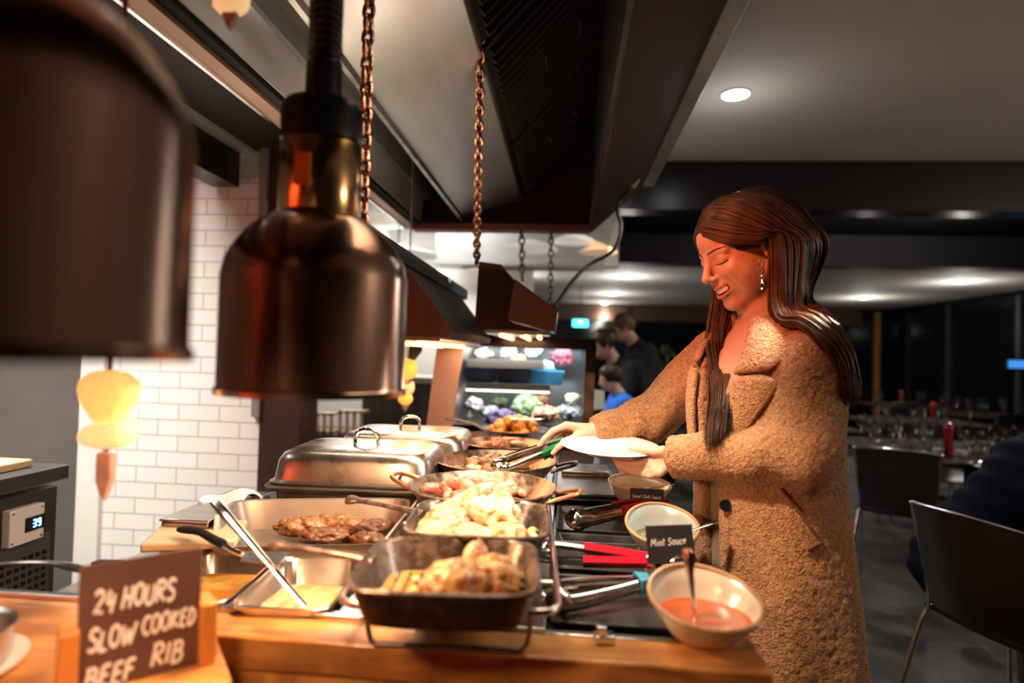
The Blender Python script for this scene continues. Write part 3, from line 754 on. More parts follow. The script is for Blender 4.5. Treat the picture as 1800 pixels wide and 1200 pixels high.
mb.box((-.188, 1.055, .885), (.335, .22, .03)); mb.box((-.775, 1.055, .885), (.14, .22, .03)); mb.box((-.433, 1.99, .885), (.826, 1.66, .03))
mb.box((-.535, 1.045, .895), (.006, .215, .012))
mb.build('steel_deck', M_STEEL, ct, bevel=.002)
mb = MB(); mb.box((.091, 1.88, .87), (.222, 1.88, .03)); mb.build('black_inset', M_BLACK, ct)
mb = MB(); mb.box((-.285, 1.87, .40), (1.12, 1.88, .76)); mb.build('cabinet', M_BLACKM, ct)
mb = MB(); mb.prism([(-1.3, .30), (-.41, .30), (-.41, .745), (-.497, .8555), (-1.3, .8555)], 'z', .85, .90); mb.build('side_leaf', WOOD, ct, bevel=.003)
mb = MB(); mb.prism([(-1.28, .34), (-.44, .34), (-.44, .735), (-.51, .8550), (-1.28, .8550)], 'z', .0, .85); mb.build('leaf_base', WOODV, ct)

def tray(label, x0, x1, y0, y1, z, h, m, r=.012):
    t = thing('serving_tray', label, 'tray', 'shallow black trays in the counter', loc=((x0 + x1) / 2, (y0 + y1) / 2, z))
    a, b = (x1 - x0) / 2, (y1 - y0) / 2
    rg = []
    for s, zz in ((-.012, 0), (0, h), (-.006, h + .001), (-.017, .004)):
        rg.append([(sx * (a + s - (r if k in (0, 2) else 0) * 0), sy * (b + s), zz) for k, (sx, sy) in enumerate(((-1, -1), (1, -1), (1, 1), (-1, 1)))])
    MB().rings(rg, True, True).build('tray', m, t, bevel=.003)
    return t
tm = mat('tray_black', (.013, .012, .012), .22, c2=(.022, .02, .018), ns=20, r2=.4)
def one_tray(label, *a):
    t = tray(label, *a)
    ch = t.children[0]; ch.parent = None; ch.location = t.location.copy()
    tag(ch, label, 'tray', 'shallow black trays in the counter'); ch.name = 'serving_tray'
    bpy.data.objects.remove(t)
one_tray('black tray at the front of the counter under the steel tongs', -.015, .19, .955, 1.17, .886, .022, tm)
one_tray('black tray in the middle under the red tongs by the mint bowl', -.015, .19, 1.19, 1.44, .886, .022, tm)
one_tray('black tray under the red tongs by the sweet chilli card', -.015, .19, 1.46, 1.70, .886, .022, tm)
t = thing('warming_plate', 'grey steel warming plate with black rim beyond the black trays', 'warming plate', loc=(.075, 1.98, .886))
MB().box((0, 0, .014), (.22, .46, .028)).build('rim', M_BLACK, t, bevel=.006)
MB().box((0, 0, .034), (.19, .42, .012)).build('plate', M_STEEL_D, t, bevel=.004)
MB().box((.0, .1, .05), (.16, .14, .02)).build('raised_lid', M_STEEL_D, t, bevel=.006)

# ------------------------------------------------------------------ wire racks
def rack(label, loc, rz, W_, L_, H_):
    t = thing('wire_rack', label, 'rack', 'wire racks under the pans', loc=loc, rz=rz)
    a = W_ / 2; r = .004; c = .03
    def rr(x0, x1, y0, y1, c, z):
        out = []
        for cx, cy, a0 in ((x1 - c, y1 - c, 0), (x0 + c, y1 - c, 90), (x0 + c, y0 + c, 180), (x1 - c, y0 + c, 270)):
            out += [(cx + c * math.cos(R(a0 + k * 18)), cy + c * math.sin(R(a0 + k * 18)), z) for k in range(6)]
        return out
    MB().loop(rr(-a, a, 0, L_, c, H_), .0056, 10).build('top_frame', M_WIRE, t)
    for y in (.02, L_ - .04):
        f = .115
        MB().tube(bez([(-f, y, H_), (-f, y, .03), (-f + .008, y, .006), (-f + .03, y, .004), (0, y, .004), (f - .03, y, .004), (f - .008, y, .006), (f, y, .03), (f, y, H_)], 48), .0042, 8).build('foot', M_WIRE, t)
    for y in (.12, .27, .42, .57):
        if y < L_ - .06:
            MB().tube([(-a, y, H_ - .004), (a, y, H_ - .004)], r, 8).build('cross_bar', M_WIRE, t)
    return t
rack('wire rack carrying the two grill pans at the counter front', (-.155, .84, .90), R(3.1), .31, .66, .066)
rack('wire rack behind, carrying the round two handled pans', (-.192, 1.51, .90), R(3.1), .31, .80, .066)

# ------------------------------------------------------------------ pans
M_IRON = mat('iron_pan', (.085, .058, .046), .27, .65, c2=(.20, .145, .115), ns=55, lo=.45, hi=.75, r2=.45, bump=.08, bs=160)
M_IRON_IN = M_IRON
M_PAELLA = mat('paella_steel', (.17, .11, .075), .24, .9, c2=(.42, .28, .19), ns=40, r2=.42, bump=.08, bs=120)
M_PCOP = mat('copper_handle', (.55, .24, .12), .35, .8)
def sq(a, e):  # rounded square unit outline
    c, s = math.cos(a), math.sin(a)
    k = (abs(c) ** e + abs(s) ** e) ** (-1 / e)
    return c * k, s * k
def grill_pan(label, loc, rot, hand):
    t = thing('grill_pan', label, 'pan', 'square iron grill pans', loc=loc, rot=rot)
    n = 72; rg = []
    for rr, z, sp in ((.098, .0, 0), (.106, .004, 0), (.121, .046, 1), (.1265, .050, 1), (.1265, .054, 1), (.122, .0555, 1), (.117, .050, 1), (.103, .009, 0), (.098, .006, 0)):
        ring = []
        for j in range(n):
            an = 2 * PI * j / n; x, y = sq(an, 5.5)
            bump = sum(math.exp(-((((an - q + PI) % (2 * PI)) - PI) / .07) ** 2) for q in (PI / 2 - .12,)) * sp
            ring.append((x * rr * (1 + .03 * bump), y * rr * (1 + .05 * bump), z - .012 * bump))
        rg.append(ring)
    MB().rings(rg, True, True).build('pan_body', M_IRON, t, ang=60)
    mb = MB()
    for k in range(11):
        x = -.085 + k * .017
        mb.hexa([(x - .003, -.09, .005), (x + .003, -.09, .005), (x + .003, .09, .005), (x - .003, .09, .005), (x - .0012, -.088, .0105), (x + .0012, -.088, .0105), (x + .0012, .088, .0105), (x - .0012, .088, .0105)])
    mb.build('grill_ridges', M_IRON, t)
    d = Vector((math.cos(hand), math.sin(hand), 0))
    pts = bez([d * .115 + Vector((0, 0, .045)), d * .15 + Vector((0, 0, .050)), d * .20 + Vector((0, 0, .054)), d * .25 + Vector((0, 0, .057)), d * .275 + Vector((0, 0, .056))], 20)
    rad = [.013 - .005 * math.sin(PI * i / 20) + (.003 if i > 16 else 0) for i in range(21)]
    MB().tube(pts, rad, 12, flat=.55).build('handle', M_IRON, t)
    return t
P1 = (-.155, .855, .970); P2 = (-.148, 1.105, .970)
grill_pan('front square grill pan holding one chicken piece in juices', P1, (R(-1.5), R(0), R(5)), R(170))
grill_pan('second square grill pan heaped with chicken breasts', P2, (0, 0, R(4)), R(163))
def round_pan(label, loc, rz, r, h, m, hm, handles=True, tail=None, rb=None):
    t = thing('round_pan', label, 'pan', 'round pans along the rack', loc=loc, rz=rz)
    rb = rb or r * .74
    prof = [(.002, 0), (rb, 0), (rb + .006, .003), (r - .002, h - .002), (r + .003, h), (r + .0035, h + .003), (r, h + .0045), (r - .004, h + .001), (rb + .002, .006), (rb - .004, .004), (.002, .004)]
    MB().lathe(prof, n=72).build('pan_body', m, t, ang=55)
    if handles:
        for s in (-1, 1):
            pts = bez([(s * (r - .006), -.045, h - .012), (s * (r + .02), -.042, h - .003), (s * (r + .052), -.026, h + .006), (s * (r + .058), 0, h + .008), (s * (r + .052), .026, h + .006), (s * (r + .02), .042, h - .003), (s * (r - .006), .045, h - .012)], 30)
            MB().tube(pts, .0045, 9).build('handle', hm, t)
    if tail is not None:
        d = Vector((math.cos(tail), math.sin(tail), 0))
        pts = bez([d * (r - .01) + Vector((0, 0, h - .01)), d * (r + .04) + Vector((0, 0, h + .012)), d * (r + .10) + Vector((0, 0, h + .024)), d * (r + .16) + Vector((0, 0, h + .028))], 16)
        MB().tube(pts, [.008 + .003 * i / 16 for i in range(17)], 10, flat=.6).build('handle', M_IRON, t)
    return t
A1 = (-.178, 1.365, .970); A2 = (-.186, 1.695, .970); A3 = (-.198, 2.06, .968); A4 = (-.198, 2.48, .97)
round_pan('round pan with orange handles full of pink sausages', A1, R(-12), .163, .052, M_PAELLA, M_PCOP)
round_pan('round pan with dark handles that the tongs reach into', A2, R(-8), .167, .052, M_PAELLA, mat('dark_handle', (.1, .085, .075), .35, .9))
round_pan('smaller pale rimmed pan of browned meat behind the tongs', A3, R(6), .135, .05, M_PAELLA, M_WIRE, tail=R(165))
round_pan('far iron skillet heaped with golden potatoes', A4, R(0), .14, .045, M_IRON, M_IRON, False, tail=R(172))

# ------------------------------------------------------------------ sunken steel food pans
M_GN = mat('gn_steel', (.72, .66, .60), .24, 1., c2=(.60, .52, .45), ns=8, bump=.02)
def gn_pan(label, loc, rz=0.):
    t = thing('steel_food_pan', label, 'food pan', 'sunken steel food pans', loc=loc, rz=rz)
    rg = []
    for ax_, ay, z, e in ((.060, .100, -.085, 5), (.068, .108, -.078, 6), (.0735, .1145, -.004, 8), (.0795, .1205, .001, 9), (.0805, .1215, .0, 9), (.0805, .1215, -.003, 9), (.076, .117, -.003, 8), (.0705, .1105, -.081, 6)):
        rg.append([(sq(2 * PI * j / 64, e)[0] * ax_, sq(2 * PI * j / 64, e)[1] * ay, z) for j in range(64)])
    rg2 = [rg[3], rg[2], rg[1], rg[0]]
    mb = MB(); mb.rings([rg[4], rg[3], rg[2], rg[1], rg[0]], False, True); mb.rings([rg[4], rg[5], rg[6], rg[7]], False, True)
    mb.build('pan_body', M_GN, t, ang=50)
    return t
GB = Vector((-.447, 1.040, .914)); GA = Vector((-.617, 1.040, .914))
gn_pan('right sunken steel pan of yellow stew with the spoon in it', GB, R(5)); gn_pan('left sunken steel pan of amber stew behind the chalk sign', GA, R(5))
# roasting tray
M_TRAY = mat('roasting_steel', (.46, .40, .35), .34, .85, c2=(.34, .28, .23), ns=7, bump=.03)
RT = Vector((-.53, 1.285, .90))
t = thing('roasting_tray', 'grey steel roasting tray with grilled meat before the covered dish', 'roasting tray', loc=RT, rz=R(14))
rg = []
for ax_, ay, z, e in ((.18, .10, .0, 7), (.196, .113, .066, 8), (.200, .117, .069, 8), (.193, .110, .067, 8), (.178, .098, .004, 7)):
    rg.append([(sq(2 * PI * j / 72, e)[0] * ax_, sq(2 * PI * j / 72, e)[1] * ay, z * (1 if sq(2 * PI * j / 72, e)[1] > -.2 else .45)) for j in range(72)])
MB().rings(rg, True, True).build('tray_body', M_TRAY, t, ang=50)
# ------------------------------------------------------------------ covered chafing dishes
M_LID = mat('lid_steel', (.56, .50, .44), .22, 1., c2=(.42, .36, .30), ns=9, r2=.34, bump=.05, bs=90)
M_BASE = mat('burnt_steel', (.32, .25, .19), .3, .95, c2=(.14, .09, .06), ns=10, stretch=(1, 1, 2), r2=.5, bump=.04)
def chafer(label, loc, rz=0.):
    t = thing('chafing_dish', label, 'chafing dish', 'covered chafing dishes', loc=loc, rz=rz)
    n = 72; rg = []
    for ax_, ay, z, e in ((.19, .145, .0, 9), (.195, .15, .062, 9), (.212, .166, .070, 10), (.216, .170, .078, 10), (.212, .166, .083, 10), (.198, .153, .083, 9)):
        rg.append([(sq(2 * PI * j / n, e)[0] * ax_, sq(2 * PI * j / n, e)[1] * ay, z) for j in range(n)])
    MB().rings(rg, True, True).build('water_pan', M_BASE, t, ang=40)
    rg = []
    for ax_, ay, z, e in ((.205, .160, .0845, 10), (.207, .162, .090, 10), (.198, .153, .094, 9), (.192, .147, .140, 8), (.184, .139, .156, 7), (.170, .125, .163, 6), (.09, .07, .168, 4), (.01, .01, .169, 3)):
        rg.append([(sq(2 * PI * j / n, e)[0] * ax_, sq(2 * PI * j / n, e)[1] * ay, z) for j in range(n)])
    lid = MB().rings(rg, True, True).build('lid', M_LID, t, ang=40)
    hp = bez([(-.03, 0, .166), (-.031, 0, .186), (-.022, 0, .20), (0, 0, .206), (.022, 0, .20), (.031, 0, .186), (.03, 0, .166)], 24)
    MB().tube(hp, .0052, 9).build('lid_handle', M_CHROME, lid)
    return t
chafer('nearer covered steel chafing dish with domed lid beside the roasting tray', (-.527, 1.60, .902), R(3))
chafer('farther covered steel chafing dish, its handle just behind the nearer one', (-.50, 1.955, .902), R(3))
# metal box, cloth, board, spatula, spoon
t = thing('steel_box', 'low steel box at the corner by the chafing dish', 'box', loc=(-.785, 1.35, .902), rz=R(0))
MB().box((0, 0, .024), (.105, .27, .048)).build('body', M_STEEL_D, t, bevel=.004)
MB().box((0, 0, .051), (.11, .275, .006)).build('top_plate', M_STEEL, t, bevel=.002)
rows = [[(-.785 + .05 * u + .008 * math.sin(3 * v), 1.385 + .04 * v, .964 + .010 * math.sin(2.2 * u + 1.3 * v) + .008 * math.cos(3 * v)) for u in np.linspace(-1, 1.2, 14)] for v in np.linspace(-1, 1, 12)]
tag(MB().sheet(rows, .006).build('folded_cloth', mat('cloth_white', (.78, .74, .69), .85, bump=.2, bs=200), ang=80), 'folded white cloth on the steel box by the chafing dish', 'cloth')
M_BOARD = wood_mat('board_wood', (.62, .44, .26), (.52, .34, .18), (.42, .26, .13), 'x', 6., .5, .05, 4.)
tag(MB().box((-.745, 1.20, .930), (.17, .15, .018), rz=R(20)).build('cutting_board', M_BOARD, bevel=.005), 'pale wooden cutting board under the black handled spatula', 'cutting board')
t = thing('spatula', 'steel spatula with black handle lying on the cutting board', 'spatula')
MB().tube(bez([(-.752, 1.150, .956), (-.70, 1.13, .960), (-.655, 1.10, .958), (-.622, 1.085, .953)], 16), [.008, .010, .0105, .0105, .010, .010, .0095, .0095, .0095, .0095, .0095, .01, .01, .0105, .011, .0105, .008], 12, flat=.7).build('handle', M_BLACKM, t)
MB().tube([(-.624, 1.086, .953), (-.60, 1.075, .947), (-.575, 1.065, .944)], .005, 8).build('shank', M_CHROME, t)
MB().prism([(-.58, 1.085), (-.565, 1.04), (-.49, 1.03), (-.50, 1.095)], 'z', .9405, .9425).build('blade', M_STEEL, t)
t = thing('serving_spoon', 'long steel serving spoon standing in the yellow stew', 'spoon')
top, bot = PY(378, 882, 1.07), Vector((-.427, 1.005, .885))
MB().tube([top + (bot - top) * (i / 12) for i in range(13)], [.012, .0135, .013, .012, .011, .010, .009, .008, .0075, .007, .0065, .006, .006], 12, flat=.22).build('handle', M_CHROME, t)
MB().ball(tuple(bot + Vector((.012, -.012, -.012))), (.03, .022, .007), 10).build('bowl', M_CHROME, t)
# ------------------------------------------------------------------ tongs
M_TONG = mat('tong_steel', (.62, .58, .54), .2, 1., c2=(.46, .42, .38), ns=30)
M_RED = mat('red_grip', (.46, .006, .022), .25, coat=.5)
M_GREEN = mat('green_grip', (.008, .16, .035), .32, coat=.3)
M_BLUE = mat('blue_grip', (.05, .25, .42), .4)
def tongs(label, hinge, aim, roll, L_, spread, gm, grip=(.03, .42), group='serving tongs'):
    """two channel arms hinged at hinge, heads towards aim"""
    t = thing('serving_tongs', label, 'tongs', group)
    d = (Vector(aim) - Vector(hinge)).normalized()
    s = d.cross(Vector((0, 0, 1))).normalized(); u = s.cross(d)
    M4 = Matrix((d, s, u)).transposed().to_4x4() @ Matrix.Rotation(roll, 4, 'X')
    t.matrix_world = Matrix.Translation(hinge) @ M4
    for sg in (-1, 1):
        def at(x, w, o):  # x along arm, w across, o outward
            y = sg * (spread * math.sin(min(x / L_, 1) * PI / 2) * (1 if x < L_ * .8 else 1 - (x / L_ - .8) * .8) + .006 + o)
            return (x, y, w)
        rows = []
        for i in range(22):
            x = L_ * .82 * i / 21; w = .0085 + .004 * i / 21
            rows.append([at(x, -w, -.007), at(x, -w * .9, 0.001), at(x, -w * .3, .004), at(x, w * .3, .004), at(x, w * .9, .001), at(x, w, -.007)])
        MB().sheet(rows, .0018).build('arm', M_TONG, t, ang=60)
        rows = []
        for i in range(15):
            x = L_ * (.82 + .18 * i / 14); q = i / 14
            w = .0125 + .013 * math.sin(PI * min(q * .62 + .02, 1)) * (1 + .10 * math.cos(i * PI)); w *= (1 if q < .8 else 1 - (q - .8) * 2.2)
            dip = -.010 * math.sin(PI * q)
            rows.append([at(x, -w, -.008 + dip), at(x, -w * .6, .001), at(x, 0, .005), at(x, w * .6, .001), at(x, w, -.008 + dip)])
        MB().sheet(rows, .0018).build('head', M_TONG, t, ang=80)
        rows = []
        for i in range(12):
            x = L_ * (grip[0] + (grip[1] - grip[0]) * i / 11); w = .0105 + .003 * i / 11
            rows.append([at(x, -w, -.009), at(x, -w, 0.003), at(x, -w * .35, .0065), at(x, w * .35, .0065), at(x, w, .003), at(x, w, -.009)])
        MB().sheet(rows, .0032).build('grip', gm, t, ang=60)
    MB().tube([(0, -.014, 0), (0, .014, 0)], .0075, 12).build('hinge', gm if gm is not M_GREEN else M_TONG, t)
    return t
tongs('red handled tongs lying below the sweet chilli card', PZ(1166, 878, .948), PZ(975, 922, .922), R(8), .30, .018, M_RED, (.02, .52))
tongs('red handled tongs lying nearest to the mint sauce card', PZ(1140, 984, .935), PZ(952, 968, .935), R(55), .22, .012, M_RED, (.02, .56))
tongs('steel tongs with a blue end at the counter front', PZ(1140, 1022, .925), PZ(992, 1046, .915), R(15), .19, .022, M_BLUE, (.0, .12))
# ------------------------------------------------------------------ sauce bowls
M_CREAM = mat('stoneware_cream', (.60, .54, .44), .22, c2=(.52, .45, .35), ns=6, coat=.5)
M_GREYB = mat('stoneware_grey', (.33, .37, .37), .22, c2=(.27, .30, .30), ns=6, coat=.5)
M_TAN = mat('stoneware_tan', (.50, .40, .26), .22, c2=(.42, .32, .2), ns=6, coat=.5)
M_RIMB = mat('brown_rim', (.34, .19, .085), .3, c2=(.45, .28, .14), ns=20)
def sauce_bowl(label, loc, rz, m, sauce, fill=.034, ty=.3, kx=1., ky=1.):
    t = thing('sauce_bowl', label, 'bowl', 'stoneware sauce bowls', loc=loc, rz=rz)
    n = 64
    def pt(r, z, a):
        e = 1 + .07 * math.cos(a)
        x, y = r * kx * e * math.cos(a), r * .87 * ky * math.sin(a)
        dy = x * math.sin(rz) + y * math.cos(rz)
        return (x, y, z + ty * dy * (max(z, 0) / .068) ** 1.4)
    def ring(r, z): return [pt(r, z, 2 * PI * j / n) for j in range(n)]
    outer = [(.030, 0), (.034, .001), (.047, .010), (.064, .030), (.0775, .052), (.083, .066)]
    inner = [(.0785, .0655), (.070, .050), (.056, .030), (.038, .012), (.018, .007), (.002, .006)]
    MB().rings([ring(*q) for q in outer + inner], True, True).build('bowl_body', m, t, ang=60)
    MB().loop(ring(.0812, .0668), .0034, 8).build('rim', M_RIMB, t)
    edge = []
    for j in range(n):
        a = 2 * PI * j / n
        best = None
        for i in range(400):
            u = i / 399 * 4.999; k = int(u); w_ = u - k
            r = inner[k][0] * (1 - w_) + inner[k + 1][0] * w_; z = inner[k][1] * (1 - w_) + inner[k + 1][1] * w_
            q = pt(r, z, a)
            if best is None or abs(q[2] - fill) < best[0]: best = (abs(q[2] - fill), q)
        edge.append((best[1][0] * .992, best[1][1] * .992, fill))
    cx = sum(q[0] for q in edge) / n; cy = sum(q[1] for q in edge) / n
    rg = [[(cx + (q[0] - cx) * s_, cy + (q[1] - cy) * s_, fill - dz) for q in edge] for s_, dz in ((1, 0), (.94, .0012), (.6, .0008), (.3, .0014), (.02, .001))]
    sc = MB().rings(rg, False, True).build('sauce', sauce, None, ang=80)
    sc.matrix_world = Matrix.Translation(loc) @ Matrix.Rotation(rz, 4, 'Z')
    return t, sc
M_KETCH = mat('tomato_sauce', (.50, .09, .018), .16, c2=(.42, .06, .012), ns=25, coat=.4, bump=.08, bs=18)
M_MINT = mat('mint_sauce', (.10, .09, .03), .12, c2=(.22, .20, .07), ns=60, lo=.5, hi=.6, coat=.6)
M_CHILI = mat('chilli_sauce', (.50, .20, .07), .1, c2=(.42, .15, .05), ns=25, coat=.6)
B1, B2, B3 = (.210, .940, .901), (.210, 1.340, .901), (.210, 1.750, .901)
for loc, rz, m, s, f, ty, kx, ky, l1, l2 in ((B1, R(-20), M_CREAM, M_KETCH, .0425, .30, 1., 1., 'cream stoneware bowl of red tomato sauce on the counter corner', 'thick orange red tomato sauce in the front bowl'),
                                  (B2, R(-20), M_GREYB, M_MINT, .040, .30, .93, 1.1, 'grey stoneware bowl of thin mint sauce behind the mint card', 'thin dark mint sauce flecked with herbs in the grey bowl'),
                                  (B3, R(-15), M_TAN, M_CHILI, .050, .15, 1.06, .97, 'tan stoneware bowl of amber chilli sauce below the plate', 'amber sweet chilli sauce in the tan bowl')):
    t, s = sauce_bowl(l1, loc, rz, m, s, f, ty, kx, ky)
    tag(s, l2, 'sauce')
def spoon(label, a, b, flat, m=M_CHROME, w=.0055, bowl=True):
    t = thing('sauce_spoon', label, 'spoon', 'spoons in the sauce bowls')
    a, b = Vector(a), Vector(b)
    pts = [a + (b - a) * (i / 12) for i in range(13)]
    MB().tube(pts, [w * 1.5, w * 1.75, w * 1.7, w * 1.4, w * 1.1, w, w * .9, w * .85, w * .8, w * .8, w * .8, w * .8, w * .8], 12, flat=flat).build('handle', m, t)
    if bowl: MB().ball(tuple(b), (.018, .013, .006), 8).build('spoon_bowl', m, t)
    return t
spoon('steel spoon standing in the red tomato sauce', PY(1209, 966, .935), (.200, .925, .935), .75, w=.0070)
spoon('steel spoon resting across the mint sauce bowl', PY(1262, 916, 1.33), (.205, 1.30, .938), .45, w=.0042)
spoon('dark spoon resting in the chilli sauce bowl', PY(1186, 851, 1.73), (.225, 1.73, .953), .45, M_STEEL_D, w=.004)
# ------------------------------------------------------------------ sauce cards
M_CARD = mat('card_black', (.012, .013, .018), .55, c2=(.018, .019, .024), ns=8)
M_CHALK = mat('chalk_white', (.86, .84, .82), .8)
def card(name, label, c, w, h, rz, lean, lines, m=M_CARD, group=None, roll=0., th=.003):
    t = thing(name, label, 'sign', group, loc=c, rot=(lean, roll, rz))
    MB().box((0, .0, h / 2), (w, th, h)).build('board', m, t, bevel=.0008)
    for txt, x, z, hh, tk, slope, seed, wd in lines:
        mb, _ = lettering(txt, 0, 0, hh, tk, y=-th / 2 - .0003, slope=slope, seed=seed, space=.10)
        xs = [q[0] for q in mb.v]; k = wd / (max(xs) - min(xs)); x0 = min(xs)
        mb.v = [(x + (q[0] - x0) * k, q[1], z + q[2]) for q in mb.v]
        mb.build('lettering', M_CHALK, t)
    return t
p = PY(1181, 992, 1.11)
t = card('sauce_card', 'black card lettered Mint Sauce before the grey bowl', (p.x, p.y, p.z + .002), .082, .066, R(-4), R(-8), [('Mint Sauce', -.034, .030, .0125, .0008, .05, 3, .062)], roll=R(-6))
MB().loop([(.012 + .014 * math.cos(2 * PI * i / 24), -.006, -.002 + .014 * math.sin(2 * PI * i / 24)) for i in range(24)], .002, 8).build('ring_holder', M_CHROME, t)
MB().box((.012, -.006, -.022), (.024, .024, .014)).build('holder_base', M_CHROME, t, bevel=.002)
p = PY(1137, 884, 1.60)
t = card('sauce_card', 'black card lettered Sweet Chilli Sauce before the tan bowl', (p.x, p.y, p.z), .085, .036, R(-3), R(-10), [('Sweet Chilli Sauce'.replace('S', 'S'), -.037, .012, .0085, .0006, .0, 5, .072)])
MB().box((0, 0, -.02), (.03, .02, .04)).build('holder_base', M_STEEL, t, bevel=.003)
p = PZ(1062, 1128, .9)
t = thing('card_holder', 'small polished metal card holder on the front plank', 'card holder', loc=(p.x, p.y, .9005), rz=R(12))
MB().box((0, 0, .006), (.030, .022, .012)).build('block', M_CHROME, t, bevel=.002)
MB().box((-.006, 0, .018), (.014, .018, .014)).build('clip', M_CHROME, t, bevel=.002)
# ------------------------------------------------------------------ chalk sign in a wooden holder
pl, pr = PZ(140, 997, 1.052), PZ(357, 962, 1.052)
dv = pr - pl; w = dv.length; rz = math.atan2(dv.y, dv.x); mid = (pl + pr) / 2
M_BOARDB = mat('sign_board', (.085, .042, .034), .5, c2=(.11, .055, .045), ns=6)
H_ = .215
ls = [(t_, (f0 - .5) * w, z_, h_, .0026, 0., sd, (f1 - f0) * w) for t_, f0, f1, z_, h_, sd in (('24 HOURS', .11, .78, .155, .027, 1), ('SLOW', .08, .47, .110, .026, 2), ('COOKED', .50, .96, .117, .024, 7),
      ('BEEF', .06, .46, .066, .027, 3), ('RIB', .58, .86, .074, .029, 8), ('CERTIFIED', .08, .64, .030, .020, 4), ('NZ', .70, .93, .040, .020, 9), ('90', .76, .98, .010, .020, 6))]
t = card('chalk_sign', 'dark menu sign handwritten 24 Hours Slow Cooked Beef Rib', (mid.x, mid.y, 1.052 - H_), w, H_, rz, R(-1), ls, M_BOARDB)
t = thing('sign_holder', 'orange wooden block holder gripping the handwritten beef rib sign', 'sign holder', loc=(mid.x, mid.y, .90), rz=rz)
HW = wood_mat('holder_wood', (.66, .27, .06), (.5, .19, .04), (.42, .15, .03), 'z', 6., .4, .2, 4.)
for s in (-1, 1):
    MB().box((s * (w / 2 + .008), .012, .040), (.020, .05, .08)).build('side_post', HW, t, bevel=.002)
MB().box((0, .030, .02), (w + .03, .02, .04)).build('back_bar', HW, t, bevel=.002)
# ------------------------------------------------------------------ steel pot on a plate, dark tongs at left
t = thing('round_plate', 'white plate under the small steel pot at the near left', 'plate', loc=(-.775, .70, .9005))
MB().lathe([(.04, 0), (.06, .001), (.095, .010), (.096, .012), (.06, .005), (.002, .004)], n=40).build('plate_body', mat('china_white', (.82, .79, .76), .2, coat=.4), t)
t = thing('steel_pot', 'small round steel pot on a white plate at the near left', 'pot', loc=(-.765, .705, .906))
MB().lathe([(.002, 0), (.062, 0), (.066, .003), (.068, .044), (.0715, .047), (.071, .049), (.065, .046), (.062, .006), (.002, .004)], n=48).build('pot_body', M_STEEL, t)
tag(MB().tube(bez([(-1.00, .985, .925), (-.93, .985, .935), (-.88, .99, .935), (-.84, 1.0, .926), (-.80, 1.0, .915)], 20), [.008] * 12 + [.010, .011, .012, .012, .011, .009, .008, .006, .004], 10, flat=.5).build('steel_ladle', M_STEEL_D), 'dark steel ladle handle lying at the far left of the counter', 'ladle')

# ------------------------------------------------------------------ undercounter fridge at the left
FX = -1.715
fr = thing('counter_fridge', 'dark steel undercounter fridge with white thermostat at the left', 'fridge')
M_FR = mat('fridge_grey', (.10, .105, .11), .38, .7, c2=(.075, .08, .085), ns=4)
MB().box((-2.10, 1.25, .44), (.76, 1.40, .78)).build('body', M_FR, fr, bevel=.004)
MB().box((-2.09, 1.25, .875), (.80, 1.425, .05)).build('worktop', mat('fridge_top', (.17, .19, .20), .3, .8), fr, bevel=.004)
mb = MB()
a, b = PX(40, 925, FX), PX(85, 1010, FX)
for i in range(7):
    for j in range(16):
        y = 1.745 + i * .0255; z = .62 - j * .026
        mb.box((FX - .001 - .003, y, z), (.006, .013, .013))
MB().box((FX - .004, 1.82, .45), (.008, .20, .46)).build('grille_plate', mat('grille_grey', (.14, .14, .145), .4, .6), fr, bevel=.002)
mb.v = [(p[0] + .005, p[1], p[2]) for p in mb.v]
mb.build('grille_holes', M_BLACKM, fr)
for z0, z1 in ((.50, .80), (.16, .48)):
    d = MB().box((FX - .004, 1.30, (z0 + z1) / 2), (.024, .80, z1 - z0)).build('drawer', M_FR, fr, bevel=.004)
    MB().box((FX + .010, 1.30, z1 - .012), (.01, .78, .012)).build('drawer_lip', M_STEEL_D, d)
th = MB().box((FX + .010, 1.805, .735), (.03, .125, .115)).build('thermostat', mat('plastic_white', (.72, .66, .60), .45), fr, bevel=.004)
MB().box((FX + .026, 1.83, .735), (.004, .07, .045)).build('display_bezel', M_BLACKM, th)
mb = MB()
def seg(y, z, on):
    h = .011; w_ = .009
    for k, (a0, a1) in {'a': ((0, 2), (1, 2)), 'b': ((1, 2), (1, 1)), 'c': ((1, 1), (1, 0)), 'd': ((0, 0), (1, 0)), 'e': ((0, 1), (0, 0)), 'f': ((0, 2), (0, 1)), 'g': ((0, 1), (1, 1))}.items():
        if k in on:
            mb.tube([(FX + .0285, y + a0[0] * w_, z + a0[1] * h), (FX + .0285, y + a1[0] * w_, z + a1[1] * h)], .0018, 6)
seg(1.822, .724, 'abcdg'); seg(1.840, .724, 'abcdfg')
mb.build('display_digits', mat('digits_blue', (.1, .3, 1), .4, em=(.12, .32, 1), es=6), th)
for y in (1.752, 1.857):
    for z in (.69, .782):
        MB().ball((FX + .026, y, z), .004, 6).build('screw', M_STEEL_D, th)
tag(MB().box((-1.93, 1.68, .914), (.34, .42, .026), rz=R(0)).build('chopping_board', M_BOARD, bevel=.005), 'thick pale chopping board on the dark fridge at left', 'chopping board')
t = thing('round_plate', 'white plate on the chopping board at the left picture edge', 'plate', loc=(-1.97, 1.66, .9275))
MB().lathe([(.06, 0), (.09, .002), (.13, .016), (.13, .019), (.09, .007), (.002, .006)], n=40).build('plate_body', MATS['china_white'], t)

